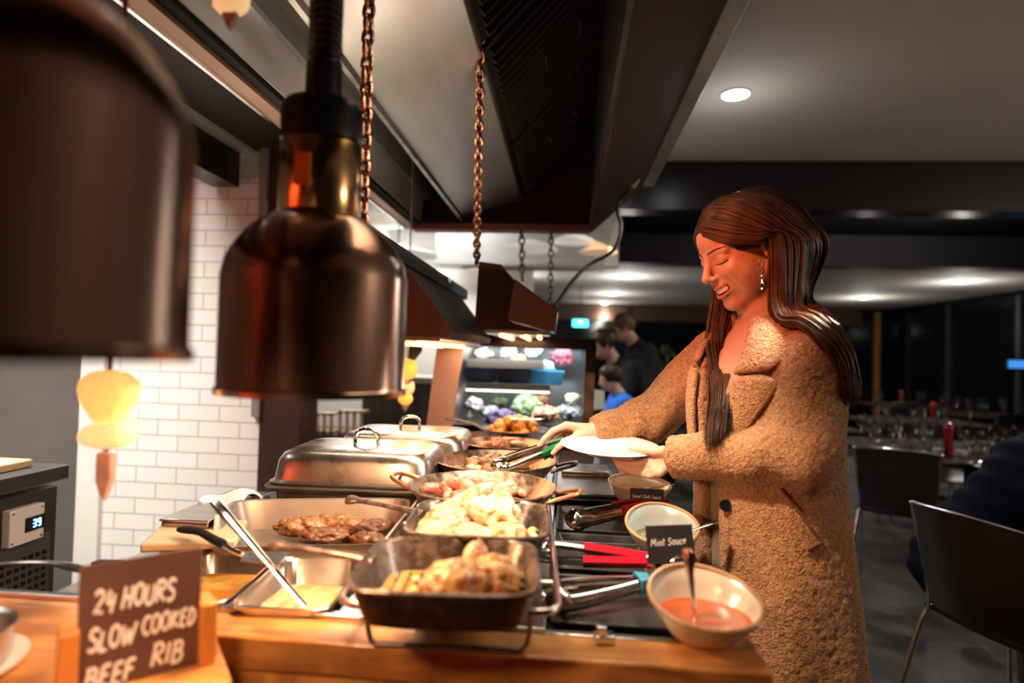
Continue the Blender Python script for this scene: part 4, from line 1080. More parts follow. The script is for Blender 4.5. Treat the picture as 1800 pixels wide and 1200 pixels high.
# ------------------------------------------------------------------ back kitchen behind the chafing dishes
bc = thing('bar_counter', 'dark slatted bar counter with pale top behind the covered dishes', 'counter', loc=(-.98, 4.0, 0))
MB().box((0, 0, .56), (.62, .4, 1.12)).build('slatted_front', mat('slat_grey', (.10, .10, .10), .5, c2=(.05, .05, .05), ns=40, stretch=(1, 1, .02)), bc)
MB().box((0, -.02, 1.14), (.68, .48, .04)).build('top', mat('pale_top', (.55, .54, .50), .3), bc, bevel=.004)
sh = thing('kitchen_shelf', 'dark low shelf unit behind the chafing dishes', 'shelf', loc=(-1.35, 3.65, 0))
MB().box((0, 0, .41), (.75, .4, .82)).build('body', mat('shelf_dark', (.03, .02, .016), .5), sh)
MB().box((-.30, .12, 1.0), (.12, .10, .36)).build('grey_back', mat('grey_blue', (.25, .28, .32), .5), sh)
for i, (x, n) in enumerate(((-1.415, 3), (-1.255, 4))):
    t = thing('wooden_crate', ['small wooden slat crate on the dark shelf, beside the jamb', 'larger wooden slat crate on the dark shelf'][i], 'crate', 'wooden crates on the shelf', loc=(x, 3.56, .82))
    w_ = .105 if i == 0 else .15; h_ = .12 if i == 0 else .14
    for zz in (.006, h_ - .008): MB().box((0, 0, zz), (w_, .12, .014)).build('rail', M_BOARD, t)
    for k in range(n): MB().box((-w_ / 2 + .01 + k * (w_ - .02) / (n - 1), -.055, h_ / 2), (.018, .01, h_)).build('slat', M_BOARD, t)

# red painted cupboard at the left of the picture edge, added out of view for its red reflection in the lamp
t = thing('reflection_cupboard', 'tall red painted cupboard added out of view to redden the heat lamp reflection', 'cupboard', loc=(-2.55, -.90, 0), rz=R(42))
MB().box((0, 0, .95), (.30, 1.3, 1.9)).build('body', mat('paint_red', (.80, .10, .035), .45), t, bevel=.006)
MB().box((.152, 0, .95), (.012, 1.24, 1.8)).build('door', MATS['paint_red'], t, bevel=.004)
# ------------------------------------------------------------------ food
def piece(name, mb, m, label, cat, group, loc, rot=(0, 0, 0), sub=0, ang=70, scale=None):
    o = mb.build(name, m, None, sub=sub, ang=ang)
    o.location = loc; o.rotation_euler = rot
    if scale: o.scale = scale
    return tag(o, label, cat, group)
M_CHICK = mat('roast_chicken', (.72, .44, .19), .28, c2=(.36, .11, .025), ns=48, lo=.46, hi=.62, coat=.3, sss=.08, bump=.6, bs=110)
M_CHICK2 = mat('pale_chicken', (.64, .46, .29), .3, c2=(.40, .15, .035), ns=40, lo=.5, hi=.66, coat=.3, sss=.08, bump=.6, bs=120)
M_SAUS = mat('pink_sausage', (.56, .13, .08), .25, c2=(.70, .30, .18), ns=70, lo=.42, hi=.6, coat=.4, sss=.06, bump=.4, bs=140)
M_SAUS2 = mat('red_sausage', (.48, .06, .02), .25, c2=(.60, .16, .07), ns=60, coat=.4, sss=.06, bump=.4, bs=140)
M_POT = mat('golden_potato', (.80, .46, .10), .34, c2=(.60, .24, .03), ns=45, coat=.25, sss=.1, bump=.3, bs=110)
M_BROWN = mat('browned_meat', (.20, .075, .025), .38, c2=(.56, .30, .13), ns=55, coat=.25, bump=.5, bs=110)
M_ROASTV = mat('roast_vegetable', (.56, .31, .11), .34, c2=(.24, .09, .025), ns=60, coat=.25, bump=.4, bs=110)
M_ONION = mat('pale_onion', (.76, .66, .48), .3, c2=(.55, .34, .14), ns=40, coat=.4, sss=.1, bump=.3, bs=90)
M_DARKV = mat('charred_vegetable', (.12, .06, .04), .35, c2=(.42, .26, .15), ns=90, coat=.3, bump=.5, bs=140)
M_LEEK = mat('leek_green', (.42, .44, .08), .35, c2=(.68, .60, .26), ns=40, coat=.3)
M_OIL = mat('pan_juice', (.42, .25, .05), .08, c2=(.30, .19, .04), ns=30, coat=.6)
rd = random.Random(11)
def trs(base, dx, dy, dz): return (base[0] + dx, base[1] + dy, base[2] + dz)
# pan one
def disc_sq(rr, z, e=5.5): return [[(sq(2 * PI * j / 48, e)[0] * rr * s, sq(2 * PI * j / 48, e)[1] * rr * s, z) for j in range(48)] for s in (1, .5, .02)]
o = MB().rings(disc_sq(.101, .009), False, True).build('pan_juices', M_OIL, ang=80); o.location = P1; o.rotation_euler = (R(-1.5), 0, R(5))
tag(o, 'golden oil lying between the ridges of the front grill pan', 'juices', kind='stuff')
def chicken(seed, l=.052, w=.034, h=.022):
    mb = MB().ball((0, 0, 0), (l, w, h), 30, .30, 24, seed)
    out = []
    for p in mb.v:
        v = Vector(p); n_ = mnoise.noise(v * 70 + Vector((seed, 0, 3))) * .10 + mnoise.noise(v * 160 + Vector((0, seed, 1))) * .045
        f_ = abs(mnoise.noise(v * 38 + Vector((9, seed, 4))))
        out.append(tuple(v * (1 + n_ - .16 * max(0, .18 - f_) / .18)))
    mb.v = out
    return mb
piece('chicken_piece', chicken(1, .046, .036, .030), M_CHICK, 'large roast chicken piece in the middle of the front pan', 'chicken', 'chicken in the front pan', trs(P1, .012, -.035, .034), (R(12), R(-14), R(20)))
piece('chicken_piece', chicken(2, .042, .030, .028), M_CHICK, 'rounded chicken piece at the right of the front pan', 'chicken', 'chicken in the front pan', trs(P1, .066, .006, .034), (R(-8), R(22), R(-50)))
piece('chicken_piece', chicken(3, .034, .022, .018), M_CHICK2, 'slim chicken bone end pointing up at the back of the front pan piece', 'chicken', 'chicken in the front pan', trs(P1, .028, .022, .044), (R(0), R(-50), R(70)))
for i, (dx, dy, s, m) in enumerate(((-.076, -.055, .016, M_ONION), (-.066, -.075, .011, M_ONION), (-.006, .022, .015, M_LEEK), (-.03, .05, .010, M_ONION), (.095, .055, .012, M_ROASTV), (.084, .048, .012, M_ROASTV), (.092, -.045, .012, M_ONION), (.078, -.06, .011, M_LEEK), (-.045, -.02, .010, M_LEEK), (.10, .02, .010, M_ROASTV), (-.085, -.03, .009, M_LEEK), (-.055, .03, .008, M_ONION))):
    piece('vegetable_piece', MB().ball((0, 0, 0), (s, s * .75, s * .7), 10, .4, 60, i + 20), m, 'small cooked onion or leek piece lying in the front grill pan', 'vegetable', 'vegetable bits in the front pan', trs(P1, dx, dy, .012 + s * .6), (0, 0, i * 1.3))
# pan two: heap of chicken
o = MB().rings(disc_sq(.101, .009), False, True).build('pan_juices', M_OIL, ang=80); o.location = P2; o.rotation_euler = (0, 0, R(4))
tag(o, 'golden juices under the chicken in the second grill pan', 'juices', kind='stuff')
for i, (dx, dy, dz, l, w, h, rot, m, lab) in enumerate((
    (-.062, -.03, .040, .062, .042, .024, (R(20), R(-25), R(50)), M_CHICK2, 'big pale chicken breast at the left of the heaped pan'),
    (-.042, .028, .072, .070, .024, .016, (R(-8), R(-24), R(28)), M_CHICK2, 'long chicken fillet sticking up over the sausage pan rim'),
    (.020, .020, .060, .058, .042, .024, (R(18), R(10), R(-18)), M_CHICK2, 'broad chicken breast on top in the middle of the heap'),
    (-.005, -.06, .030, .054, .040, .022, (R(10), R(0), R(-25)), M_CHICK2, 'chicken breast at the front of the heap, half hidden by the pan rim'),
    (.052, -.045, .032, .042, .034, .022, (R(0), R(12), R(30)), M_CHICK, 'browned chicken piece at the right front of the heap'),
    (-.012, .062, .045, .040, .030, .02, (R(0), R(0), R(10)), M_CHICK, 'small chicken piece at the back of the heap'),
    (.035, .070, .050, .018, .016, .03, (R(0), R(20), R(10)), M_CHICK, 'pointed chicken tip rising at the back of the heap'))):
    piece('chicken_breast', chicken(30 + i, l, w, h), m, lab, 'chicken', 'chicken in the second pan', trs(P2, dx, dy, dz), rot)
for i, (dx, dy) in enumerate(((.082, .0), (.098, .02), (.09, -.03), (.075, .035), (.10, -.01), (.085, -.06), (.07, -.075))):
    mb = MB().tube(bez([(-.02, 0, 0), (0, .004, .004), (.02, 0, 0)], 6), [.006, .008, .008, .008, .008, .008, .006], 8)
    piece('leek_slice', mb, M_LEEK if i < 2 else M_ONION, 'strip of leek lying at the right side of the second grill pan', 'leek', 'leek strips in the second pan', trs(P2, dx, dy, .022), (0, R(10), R(70 + i * 9)))
# sausages
def sausage(bend, l, r):
    pts = []; rad = []
    for i in range(15):
        u = i / 14 * 2 - 1
        pts.append((l * u, bend * (1 - u * u), 0)); rad.append(r * (max(0., 1 - abs(u) ** 7)) ** .5 * (1 + .07 * math.sin(5 * u + bend * 90)) + .0006)
    return MB().tube(pts, rad, 14, up=(0, 0, 1))
protos = []
def heap(base, n, rad, h0, h1, seed):
    q = random.Random(seed); out = []
    for i in range(n):
        u = i / n; rr = rad * math.sqrt(1 - u * .8) * math.sqrt(q.uniform(.05, 1)); a = i * 2.399 + q.uniform(-.4, .4)
        out.append((rr * math.cos(a), rr * math.sin(a), h0 + (h1 - h0) * u * (1 - .45 * (rr / rad) ** 2)))
    return out
sp = heap(A1, 25, .105, .020, .052, 4)
kinds = [sausage(.014, .040, .0125), sausage(.006, .046, .012), sausage(.022, .036, .012), sausage(-.004, .034, .0135)]
S_L = 'pink cooked sausage piece in the orange handled round pan'
base_s = [piece('sausage', k, M_SAUS if i != 3 else M_SAUS2, S_L, 'sausage', 'sausages in the round pan', (0, 0, -5)) for i, k in enumerate(kinds)]
for i, (x, y, z) in enumerate(sp):
    b = base_s[i % 4] if i not in (5, 9, 17) else base_s[3]
    o = b if i < 4 else dup(b)
    o.location = trs(A1, x - .012, y, z + .004); o.rotation_euler = (rd.uniform(-.5, .5), rd.uniform(-.35, .35), rd.uniform(-1.2, 1.0)); o.scale = (rd.uniform(.85, 1.2),) * 3
o = base_s[0]
# pieces in the pan under the tongs
sp = heap(A2, 30, .112, .016, .046, 8)
vr = [(MB().ball((0, 0, 0), (.027, .021, .016), 12, .45, 55, 3), M_ROASTV, 'roast_vegetable', 'golden brown roast vegetable chunk in the pan under the tongs'), (MB().ball((0, 0, 0), (.024, .020, .017), 12, .5, 60, 5), M_BROWN, 'roast_meat', 'dark browned roast piece in the pan under the tongs'),
      (MB().ball((0, 0, 0), (.028, .020, .012), 12, .35, 50, 7), M_ONION, 'onion_wedge', 'pale roast onion wedge in the pan under the tongs'), (MB().ball((0, 0, 0), (.022, .018, .014), 12, .55, 80, 9), M_DARKV, 'charred_vegetable', 'charred dark vegetable piece in the pan under the tongs')]
pr = [piece(n, mb, m, lab, 'roast food', 'roast food under the tongs: ' + n.replace('_', ' '), (0, 0, -5)) for mb, m, n, lab in vr]
for i, (x, y, z) in enumerate(sp):
    k = (0, 1, 2, 0, 3, 1)[i % 6]
    o = pr[k] if i in (0, 1, 2, 4) else dup(pr[k])
    o.location = trs(A2, x - .015, y, z + .004); o.rotation_euler = (rd.uniform(-.6, .6), rd.uniform(-.6, .6), rd.uniform(0, 6)); o.scale = (rd.uniform(.85, 1.25),) * 3
# browned meat pan
sp = heap(A3, 12, .085, .018, .046, 12)
mb = MB().ball((0, 0, 0), (.036, .026, .021), 14, .4, 40, 15)
pm = piece('browned_meat', mb, mat('glazed_meat', (.52, .24, .10), .34, c2=(.30, .12, .04), ns=40, coat=.3, bump=.4, bs=90), 'brown glazed meat piece in the smaller pale rimmed pan', 'roast meat', 'meat in the smaller pan', (0, 0, -5))
for i, (x, y, z) in enumerate(sp):
    o = pm if i == 0 else dup(pm)
    o.location = trs(A3, x - .01, y, z + .006); o.rotation_euler = (rd.uniform(-.5, .5), rd.uniform(-.5, .5), rd.uniform(0, 6)); o.scale = (rd.uniform(.8, 1.15),) * 3
piece('onion_wedge', MB().ball((0, 0, 0), (.034, .022, .012), 12, .2, 40, 2), M_ONION, 'pale onion wedge in the smaller pale rimmed pan', 'onion', None, trs(A3, .05, -.03, .052), (0, R(10), R(20)))
# potatoes
sp = heap(A4, 34, .105, .022, .085, 21)
pp = [piece('potato', MB().ball((0, 0, 0), d, 12, .14, 40, 31 + i), M_POT, 'golden potato heaped in the far iron skillet', 'potato', 'potatoes in the far skillet', (0, 0, -5)) for i, d in enumerate(((.027, .022, .020), (.023, .021, .019), (.030, .022, .019)))]
for i, (x, y, z) in enumerate(sp):
    o = pp[i % 3] if i < 3 else dup(pp[i % 3])
    o.location = trs(A4, x, y * .95, z + .004); o.rotation_euler = (rd.uniform(-.5, .5), rd.uniform(-.5, .5), rd.uniform(0, 6)); o.scale = (rd.uniform(.9, 1.15),) * 3
spoon('steel serving spoon lying across the golden potatoes', trs(A4, .12, -.05, .095), trs(A4, .0, -.06, .092), .4, w=.005)
# stews
def stew(name, label, c, rz, zf, m, amp, seed, slope=0.):
    n = 30; rows = []
    for i in range(n + 1):
        row = []
        for j in range(n + 1):
            u, v = i / n * 2 - 1, j / n * 2 - 1
            x, y = u * .0685, v * .1085
            q = max(abs(u), abs(v))
            # round the corners with the pan
            k = (abs(u) ** 8 + abs(v) ** 8) ** (1 / 8); x = x / max(k, 1); y = y / max(k, 1)
            z = amp * (mnoise.noise(Vector((x * 30, y * 30, seed))) + .6 * mnoise.noise(Vector((x * 80, y * 80, seed + 3)))) * (1 - q ** 6) + slope * v * .03
            row.append((x, y, zf + z))
        rows.append(row)
    o = MB().sheet(rows, .004).build(name, m, ang=80)
    o.location = c; o.rotation_euler = (0, 0, rz)
    return tag(o, label, 'stew', kind='stuff')
stew('yellow_stew', 'chunky yellow curry stew in the right sunken pan', GB, R(5), -.042, mat('stew_yellow', (.66, .38, .12), .3, c2=(.80, .58, .28), ns=45, coat=.3, bump=.4, bs=60), .010, 2, -.3)
stew('amber_stew', 'smooth amber stew in the left sunken pan', GA, R(5), -.040, mat('stew_amber', (.62, .27, .05), .2, c2=(.50, .20, .035), ns=25, coat=.4, bump=.2, bs=30), .003, 5)
# grilled meat in the roasting tray
M_CHOP = mat('grilled_chop', (.26, .095, .03), .3, c2=(.07, .026, .012), ns=95, coat=.3, bump=.6, bs=120)
M_CHOP2 = mat('grilled_crust', (.44, .19, .045), .3, c2=(.12, .042, .014), ns=95, coat=.3, bump=.6, bs=120)
for i, (dx, dy, dz, l, w, h, rz, m, lab) in enumerate(((-.03, .02, .030, .065, .036, .020, 15, M_CHOP2, 'crusted orange brown grilled steak at the left of the roasting tray'), (.055, .03, .032, .060, .036, .022, -10, M_CHOP2, 'crusted grilled steak at the middle back of the roasting tray'),
        (.03, -.04, .026, .052, .034, .018, 25, M_CHOP, 'dark grilled chop in the middle front of the roasting tray'), (.115, -.01, .030, .05, .040, .022, 60, M_CHOP, 'dark grilled chop at the right end of the roasting tray'), (.12, -.065, .022, .04, .028, .016, 10, M_CHOP, 'small dark chop at the right front corner of the roasting tray'))):
    v = Matrix.Rotation(R(14), 4, 'Z') @ Vector((dx, dy, 0))
    piece('grilled_meat', chicken(60 + i, l, w, h), m, lab, 'grilled meat', 'meat in the roasting tray', tuple(RT + v + Vector((0, 0, dz))), (R(-6), R(4), R(rz)))
# ------------------------------------------------------------------ refrigerated display case
dc = thing('display_case', 'lit glass fronted salad display case behind the potatoes', 'display case')
YF = 2.86
def q4(*pp): return [PY(x, y, YF) for x, y in pp]
M_PINKST = mat('case_steel', (.62, .52, .46), .34, .9, c2=(.52, .42, .37), ns=3, bump=.02)
a = q4((748, 762), (793, 762), (818, 600), (772, 592))
MB().prism([(p.x, p.z) for p in a], 'y', YF - .02, YF + .48).build('side_panel', M_PINKST, dc, bevel=.003)
a = q4((790, 607), (1048, 615), (1049, 596), (788, 584))
MB().prism([(p.x, p.z) for p in a], 'y', YF - .03, YF + .50).build('top_bar', M_BLACK, dc, bevel=.004)
a = q4((1023, 760), (1042, 760), (1047, 612), (1029, 612))
MB().prism([(p.x, p.z) for p in a], 'y', YF - .01, YF + .03).build('right_post', M_STEEL_D, dc)
a = q4((1029, 655), (1047, 655), (1048, 612), (1029, 612))
MB().prism([(p.x, p.z) for p in a], 'y', YF - .014, YF - .011).build('post_cover', M_BLACK, dc)
a = q4((797, 758), (1024, 758), (1029, 614), (817, 606))
MB().prism([(p.x, p.z) for p in a], 'y', YF + .0, YF + .006).build('front_glass', mat('case_glass', (.86, .93, .95), .02, trans=1., ior=1.12, c2=(.84, .92, .94), ns=2), dc)
p0, p1 = PY(800, 758, YF), PY(1040, 612, YF)
MB().box(((p0.x + p1.x) / 2, YF + .25, .93), (p1.x - p0.x + .05, .5, .10)).build('base', M_STEEL_D, dc)
MB().box(((p0.x + p1.x) / 2, YF + .25, .44), (p1.x - p0.x + .05, .5, .88)).build('cabinet', M_BLACKM, dc)
MB().box(((p0.x + p1.x) / 2, YF + .49, 1.17), (p1.x - p0.x, .01, .40)).build('back_panel', mat('case_back', (.30, .34, .36), .25, .5), dc)
M_STRIP = mat('price_strip', (.86, .72, .58), .4)
zs1 = PY(900, 682, YF + .06).z; zs2 = PY(900, 636, YF + .06).z - .01
for z, x1 in ((zs1, PY(960, 690, YF).x), (zs2, PY(950, 620, YF).x)):
    MB().box(((p0.x + .05 + x1) / 2, YF + .25, z + .012), (x1 - p0.x - .02, .36, .008)).build('shelf', mat('shelf_glass', (.75, .85, .9), .1, c2=(.7, .82, .88), ns=3, trans=.6, ior=1.2), dc)
    MB().box(((p0.x + .05 + x1) / 2, YF + .065, z), (x1 - p0.x - .02, .008, .042)).build('price_strip', M_STRIP, dc)
def food_blob(name, label, px, py, r, c, c2, Y, n=1, noise=.3, sq_=.8):
    p = PY(px, py, Y)
    bl = MB().ball((0, 0, 0), (r, r * .8, r * sq_ * .8), 28, noise, 24, px)
    bl.v = [tuple(Vector(v) * (1 + .28 * mnoise.noise(Vector(v) * 60 + Vector((px, 0, 2))) + .12 * mnoise.noise(Vector(v) * 140))) for v in bl.v]
    o = bl.build(name, mat('food_%s_%d' % (name, px), c, .45, c2=c2, ns=40, bump=.4, bs=40), None, ang=80)
    o.location = p
    return tag(o, label, 'food', 'food in the display case')
food_blob('purple_cabbage', 'shredded purple cabbage heap low in the display case', 882, 738, .075, (.16, .07, .20), (.34, .22, .40), 3.02)
food_blob('green_salad', 'tall green leaf salad in the middle of the display case', 925, 712, .07, (.18, .30, .10), (.50, .58, .38), 3.1, sq_=1.0)
food_blob('green_salad', 'pale lettuce heap at the bottom of the display case', 922, 745, .055, (.50, .56, .34), (.70, .72, .58), 2.98)
food_blob('pepper_salad', 'red white and yellow pepper salad at the right of the case', 958, 728, .062, (.72, .10, .07), (.88, .75, .40), 2.99, noise=.4)
food_blob('radish_salad', 'small white and pink radish salad at the left of the case', 835, 710, .05, (.85, .80, .76), (.8, .35, .38), 3.06)
food_blob('orange_salad', 'orange red salad bowl on the upper shelf of the case', 912, 634, .045, (.72, .22, .10), (.8, .45, .25), 3.1)
food_blob('green_salad', 'green salad on the upper shelf beside the blue tray', 955, 645, .045, (.34, .48, .30), (.78, .82, .74), 3.08)
food_blob('beetroot_salad', 'dark pink beetroot salad at the upper right of the case', 988, 625, .05, (.42, .10, .12), (.3, .07, .1), 3.12, sq_=1.2)
food_blob('grain_salad', 'grey grain salad low at the right of the case', 1000, 725, .06, (.30, .32, .33), (.7, .7, .68), 3.1, noise=.5)
food_blob('bread_rolls', 'pale bread rolls heap on the top shelf at the left of the case', 850, 622, .045, (.62, .42, .24), (.75, .6, .42), 3.08, noise=.5)
food_blob('ham_salad', 'pink ham salad on the top shelf of the display case', 895, 618, .04, (.72, .36, .32), (.8, .6, .5), 3.1, noise=.5)
food_blob('pasta_salad', 'cream pasta salad on the top shelf of the display case', 935, 616, .04, (.80, .68, .48), (.62, .45, .25), 3.08, noise=.5)
food_blob('rice_salad', 'white rice salad heap between the cabbage and the radishes', 858, 722, .045, (.80, .77, .70), (.55, .5, .42), 3.12, noise=.5)
food_blob('olive_salad', 'dark olive salad heap behind the purple cabbage', 880, 705, .045, (.05, .06, .03), (.16, .2, .08), 3.14, noise=.5)
food_blob('tomato_salad', 'red tomato salad behind the lettuce in the case', 948, 702, .04, (.62, .08, .04), (.5, .3, .1), 3.14, noise=.5)
food_blob('potato_salad', 'pale potato salad at the far right corner of the case', 1008, 700, .04, (.72, .66, .50), (.5, .44, .3), 3.1, noise=.5)
for i, (x0, x1, y0, y1, c) in enumerate(((818, 870, 642, 668, (.10, .19, .36)), (872, 930, 640, 668, (.03, .07, .13)), (932, 992, 645, 668, (.06, .26, .48)))):
    a, b = PY(x0, y1, YF + .12), PY(x1, y0, YF + .12)
    o = MB().rings([[(sx * (b.x - a.x) / 2 * k, sy * .11 * k, z) for sx, sy in ((-1, -1), (1, -1), (1, 1), (-1, 1))] for k, z in ((.86, 0), (1, b.z - a.z), (.94, b.z - a.z), (.82, .01))]).build('food_tray', mat('tray_blue_%d' % i, c, .3, c2=tuple(min(1, q * 1.8) for q in c), ns=6), bevel=.004)
    o.location = ((a.x + b.x) / 2, YF + .22, zs1 + .018)
    tag(o, ['pale blue tray at the left on the middle shelf of the case', 'dark tray in the middle of the display case shelf', 'bright blue tray at the right of the display case shelf'][i], 'tray', 'trays in the display case')

# ------------------------------------------------------------------ dining room furniture
M_PLY = mat('chair_black', (.012, .012, .013), .3, c2=(.018, .017, .017), ns=5, coat=.2)
M_LEGC = mat('chair_chrome', (.62, .66, .72), .16, 1.)
def make_chair(label, loc, rz):
    t = thing('dining_chair', label, 'chair', 'black and chrome dining chairs', loc=loc, rz=rz)
    rows = []
    for i in range(10):
        v = i / 9; z = .47 + .35 * v; w = .185 + .025 * v
        rows.append([(w * u, -.185 - .055 * v - .035 * (1 - u * u), z + (.012 * (1 - u * u) if i == 9 else 0)) for u in np.linspace(-1, 1, 13)])
    MB().sheet(rows, .012).build('backrest', M_PLY, t, ang=60)
    rows = []
    for i in range(8):
        v = i / 7; y = -.19 + .42 * v
        rows.append([(.205 * u, y, .455 - .012 * (1 - u * u) - (.02 * v ** 4)) for u in np.linspace(-1, 1, 9)])
    MB().sheet(rows, .014).build('seat', M_PLY, t, ang=60)
    rim = [(.213 * u, -.243 - .036 * (1 - u * u), .822 + .012 * (1 - u * u)) for u in np.linspace(-1, 1, 15)]
    MB().tube(rim, .005, 8).build('top_trim', M_LEGC, t)
    for s in (-1, 1):
        MB().tube(bez([(s * .213, -.243, .825), (s * .195, -.205, .62), (s * .185, -.19, .47), (s * .20, -.215, .38), (s * .225, -.27, .15), (s * .235, -.29, .0)], 26), .0095, 10).build('leg', M_LEGC, t)
        MB().tube(bez([(s * .185, -.19, .445), (s * .19, .0, .435), (s * .19, .17, .43), (s * .205, .20, .36), (s * .21, .215, .0)], 24), .0095, 10).build('leg', M_LEGC, t)
    return t
L_, R_ = PZ(1622, 886, .825), PZ(1793, 934, .825)
d = R_ - L_; rz = math.atan2(d.y, d.x)
nc = (L_ + R_) / 2 + Vector((-math.sin(rz), math.cos(rz), 0)) * .243
ch0 = make_chair('black chrome legged chair nearest the camera behind the navy coat', (nc.x, nc.y, 0), rz)
L_, R_ = PZ(1525, 787, .825), PZ(1630, 797, .825)
d = R_ - L_; rz = math.atan2(d.y, d.x)
cc = (L_ + R_) / 2 + Vector((-math.sin(rz), math.cos(rz), 0)) * .243
dup(ch0, loc=(cc.x, cc.y, 0), rz=rz, label='black chair with chrome legs beside the fleece coat at the first table')
M_TAB = mat('table_dark', (.020, .009, .007), .6, c2=(.014, .007, .006), ns=4, spec=.05)
def make_table(label, x, y, w, d):
    t = thing('dining_table', label, 'table', 'dark dining tables', loc=(x, y, 0))
    MB().box((0, 0, .735), (w, d, .03)).build('table_top', M_TAB, t, bevel=.004)
    MB().tube([(0, 0, .02), (0, 0, .72)], .04, 14).build('pedestal', M_BLACKM, t)
    MB().lathe([(.002, 0), (.26, 0), (.26, .012), (.05, .03), (.002, .03)], n=30).build('foot', M_BLACKM, t)
    return t
make_table('nearest dark dining table with the red pepper mill', 2.75, 4.4, 1.5, 1.15)
make_table('dark dining table just behind the fleece coat woman', 2.05, 5.75, 1.0, .8)
make_table('dark dining table behind the pepper mill, second row', 3.6, 6.6, 1.2, .8)
make_table('dark dining table in the far row by the amber post', 4.9, 9.3, 1.2, .8)
make_table('dark dining table in the far row near the right wall', 5.1, 7.9, 1.0, .8)
for i, (x, y, a, lab) in enumerate(((3.05, 5.25, 180, 'black chair on the far side of the nearest dining table'), (1.85, 6.5, 170, 'black chair behind the second dining table'), (3.2, 5.95, 5, 'black chair before the second row table'),
                                    (4.0, 7.3, 182, 'black chair behind the second row table'), (4.75, 7.2, 10, 'black chair before the table near the right wall'), (4.5, 8.6, -5, 'black chair before the far row table'), (2.4, 3.52, -8, 'black chair tucked at the front of the nearest table'))):
    if i == 6: continue
    dup(ch0, loc=(x, y, 0), rz=R(a), label=lab)
M_GLASS = mat('clear_glass', (.97, .98, .98), .0, c2=(.96, .97, .98), ns=2, trans=1., ior=1.45)
def wine_glass():
    t = thing('wine_glass', '', 'glass')
    o = [(.002, 0), (.034, 0), (.034, .002), (.006, .006), (.004, .012), (.004, .08), (.012, .088), (.032, .108), (.040, .135), (.036, .175), (.033, .195), (.0318, .195), (.0348, .174), (.0385, .135), (.031, .11), (.012, .091), (.002, .089)]
    MB().lathe(o, n=20).build('bowl_and_stem', M_GLASS, t, ang=60)
    return t
def tumbler():
    t = thing('water_glass', '', 'glass')
    MB().lathe([(.002, 0), (.030, 0), (.036, .11), (.0345, .11), (.029, .006), (.002, .006)], n=20).build('glass_body', M_GLASS, t, ang=60)
    return t
wg, tb = wine_glass(), tumbler()
first = [True, True]
GP = [(1514, 772, 0), (1530, 784, 0), (1546, 776, 0), (1556, 792, 1), (1570, 784, 0), (1584, 772, 0), (1598, 788, 1), (1610, 776, 0), (1624, 792, 0), (1638, 780, 0), (1646, 800, 1), (1694, 798, 0), (1704, 812, 0), (1716, 796, 1), (1730, 812, 0), (1744, 800, 0), (1756, 818, 1), (1770, 806, 0), (1788, 798, 0)]
for i, (px, py, k) in enumerate(GP):
    b = (wg, tb)[k]
    p = PZ(px, py, .751)
    o = b if first[k] else dup(b); first[k] = False
    o.location = p; o.rotation_euler = (0, 0, i)
    o['label'] = ('clear wine glass set on the nearest dark dining table', 'clear water tumbler set on the nearest dark dining table')[k]
    o['group'] = ('wine glasses on the nearest table', 'tumblers on the nearest table')[k]
FAR = [(x0 + dx, y0 + dy) for x0, y0, xs, ys in ((2.05, 5.75, .9, .6), (3.6, 6.6, 1.0, .6), (4.9, 9.3, 1.0, .6), (5.1, 7.9, .8, .6)) for dx, dy in ((-.4 * xs, -.3 * ys), (-.15 * xs, -.35 * ys), (.1 * xs, -.3 * ys), (.4 * xs, -.3 * ys), (-.3 * xs, .25 * ys), (.05 * xs, .3 * ys), (.35 * xs, .25 * ys), (-.05 * xs, -.02 * ys))]
for i, (x, y) in enumerate(FAR):
    row = ('the table just behind the fleece coat', 'the second row table', 'the far row table by the amber post', 'the far table near the right wall')[i // 8]
    dup(wg, loc=(x, y, .751), rz=i, label='wine glass standing on ' + row, group='wine glasses on ' + row)
p = PZ(1667, 800, .751)
pep = thing('pepper_mill', 'shiny red wooden pepper mill on the nearest dining table', 'pepper mill', loc=p)
MR = mat('mill_red', (.30, .008, .02), .15, coat=.5)
MB().lathe([(.002, 0), (.030, 0), (.031, .01), (.024, .05), (.022, .10), (.028, .135), (.027, .145), (.002, .146)], n=28).build('mill_body', MR, pep)
MB().lathe([(.002, .147), (.024, .147), (.030, .165), (.028, .19), (.016, .205), (.002, .207)], n=28).build('mill_head', MR, pep)
p = PZ(1742, 7.9 and 640 + 95, .751)
for i, (x, y, tb_) in enumerate(((3.7, 6.5, 'second row table'), (4.8, 9.2, 'far row table'))):
    dup(pep, loc=(x, y, .751), label='small looking red pepper mill on the ' + tb_)
for i, (px, py) in enumerate(((1648, 796), (1690, 800), (1745, 822), (1575, 798))):
    p = PZ(px, py, .7515)
    o = MB().lathe([(.002, 0), (.028, 0), (.032, .022), (.030, .03), (.002, .030)], n=18).build('candle_cup' if i < 2 else 'folded_napkin', mat('napkin_white', (.62, .56, .52), .7), ang=60)
    if i >= 2: o.scale = (3.0, 2.0, .35); o.name = 'folded_napkin'
    o.location = p
    tag(o, ['pale candle cup left of the red pepper mill', 'pale candle cup right of the red pepper mill', 'white folded napkin by the front glasses on the nearest table', 'white folded napkin among the left glasses on the nearest table'][i], 'candle cup' if i < 2 else 'napkin')
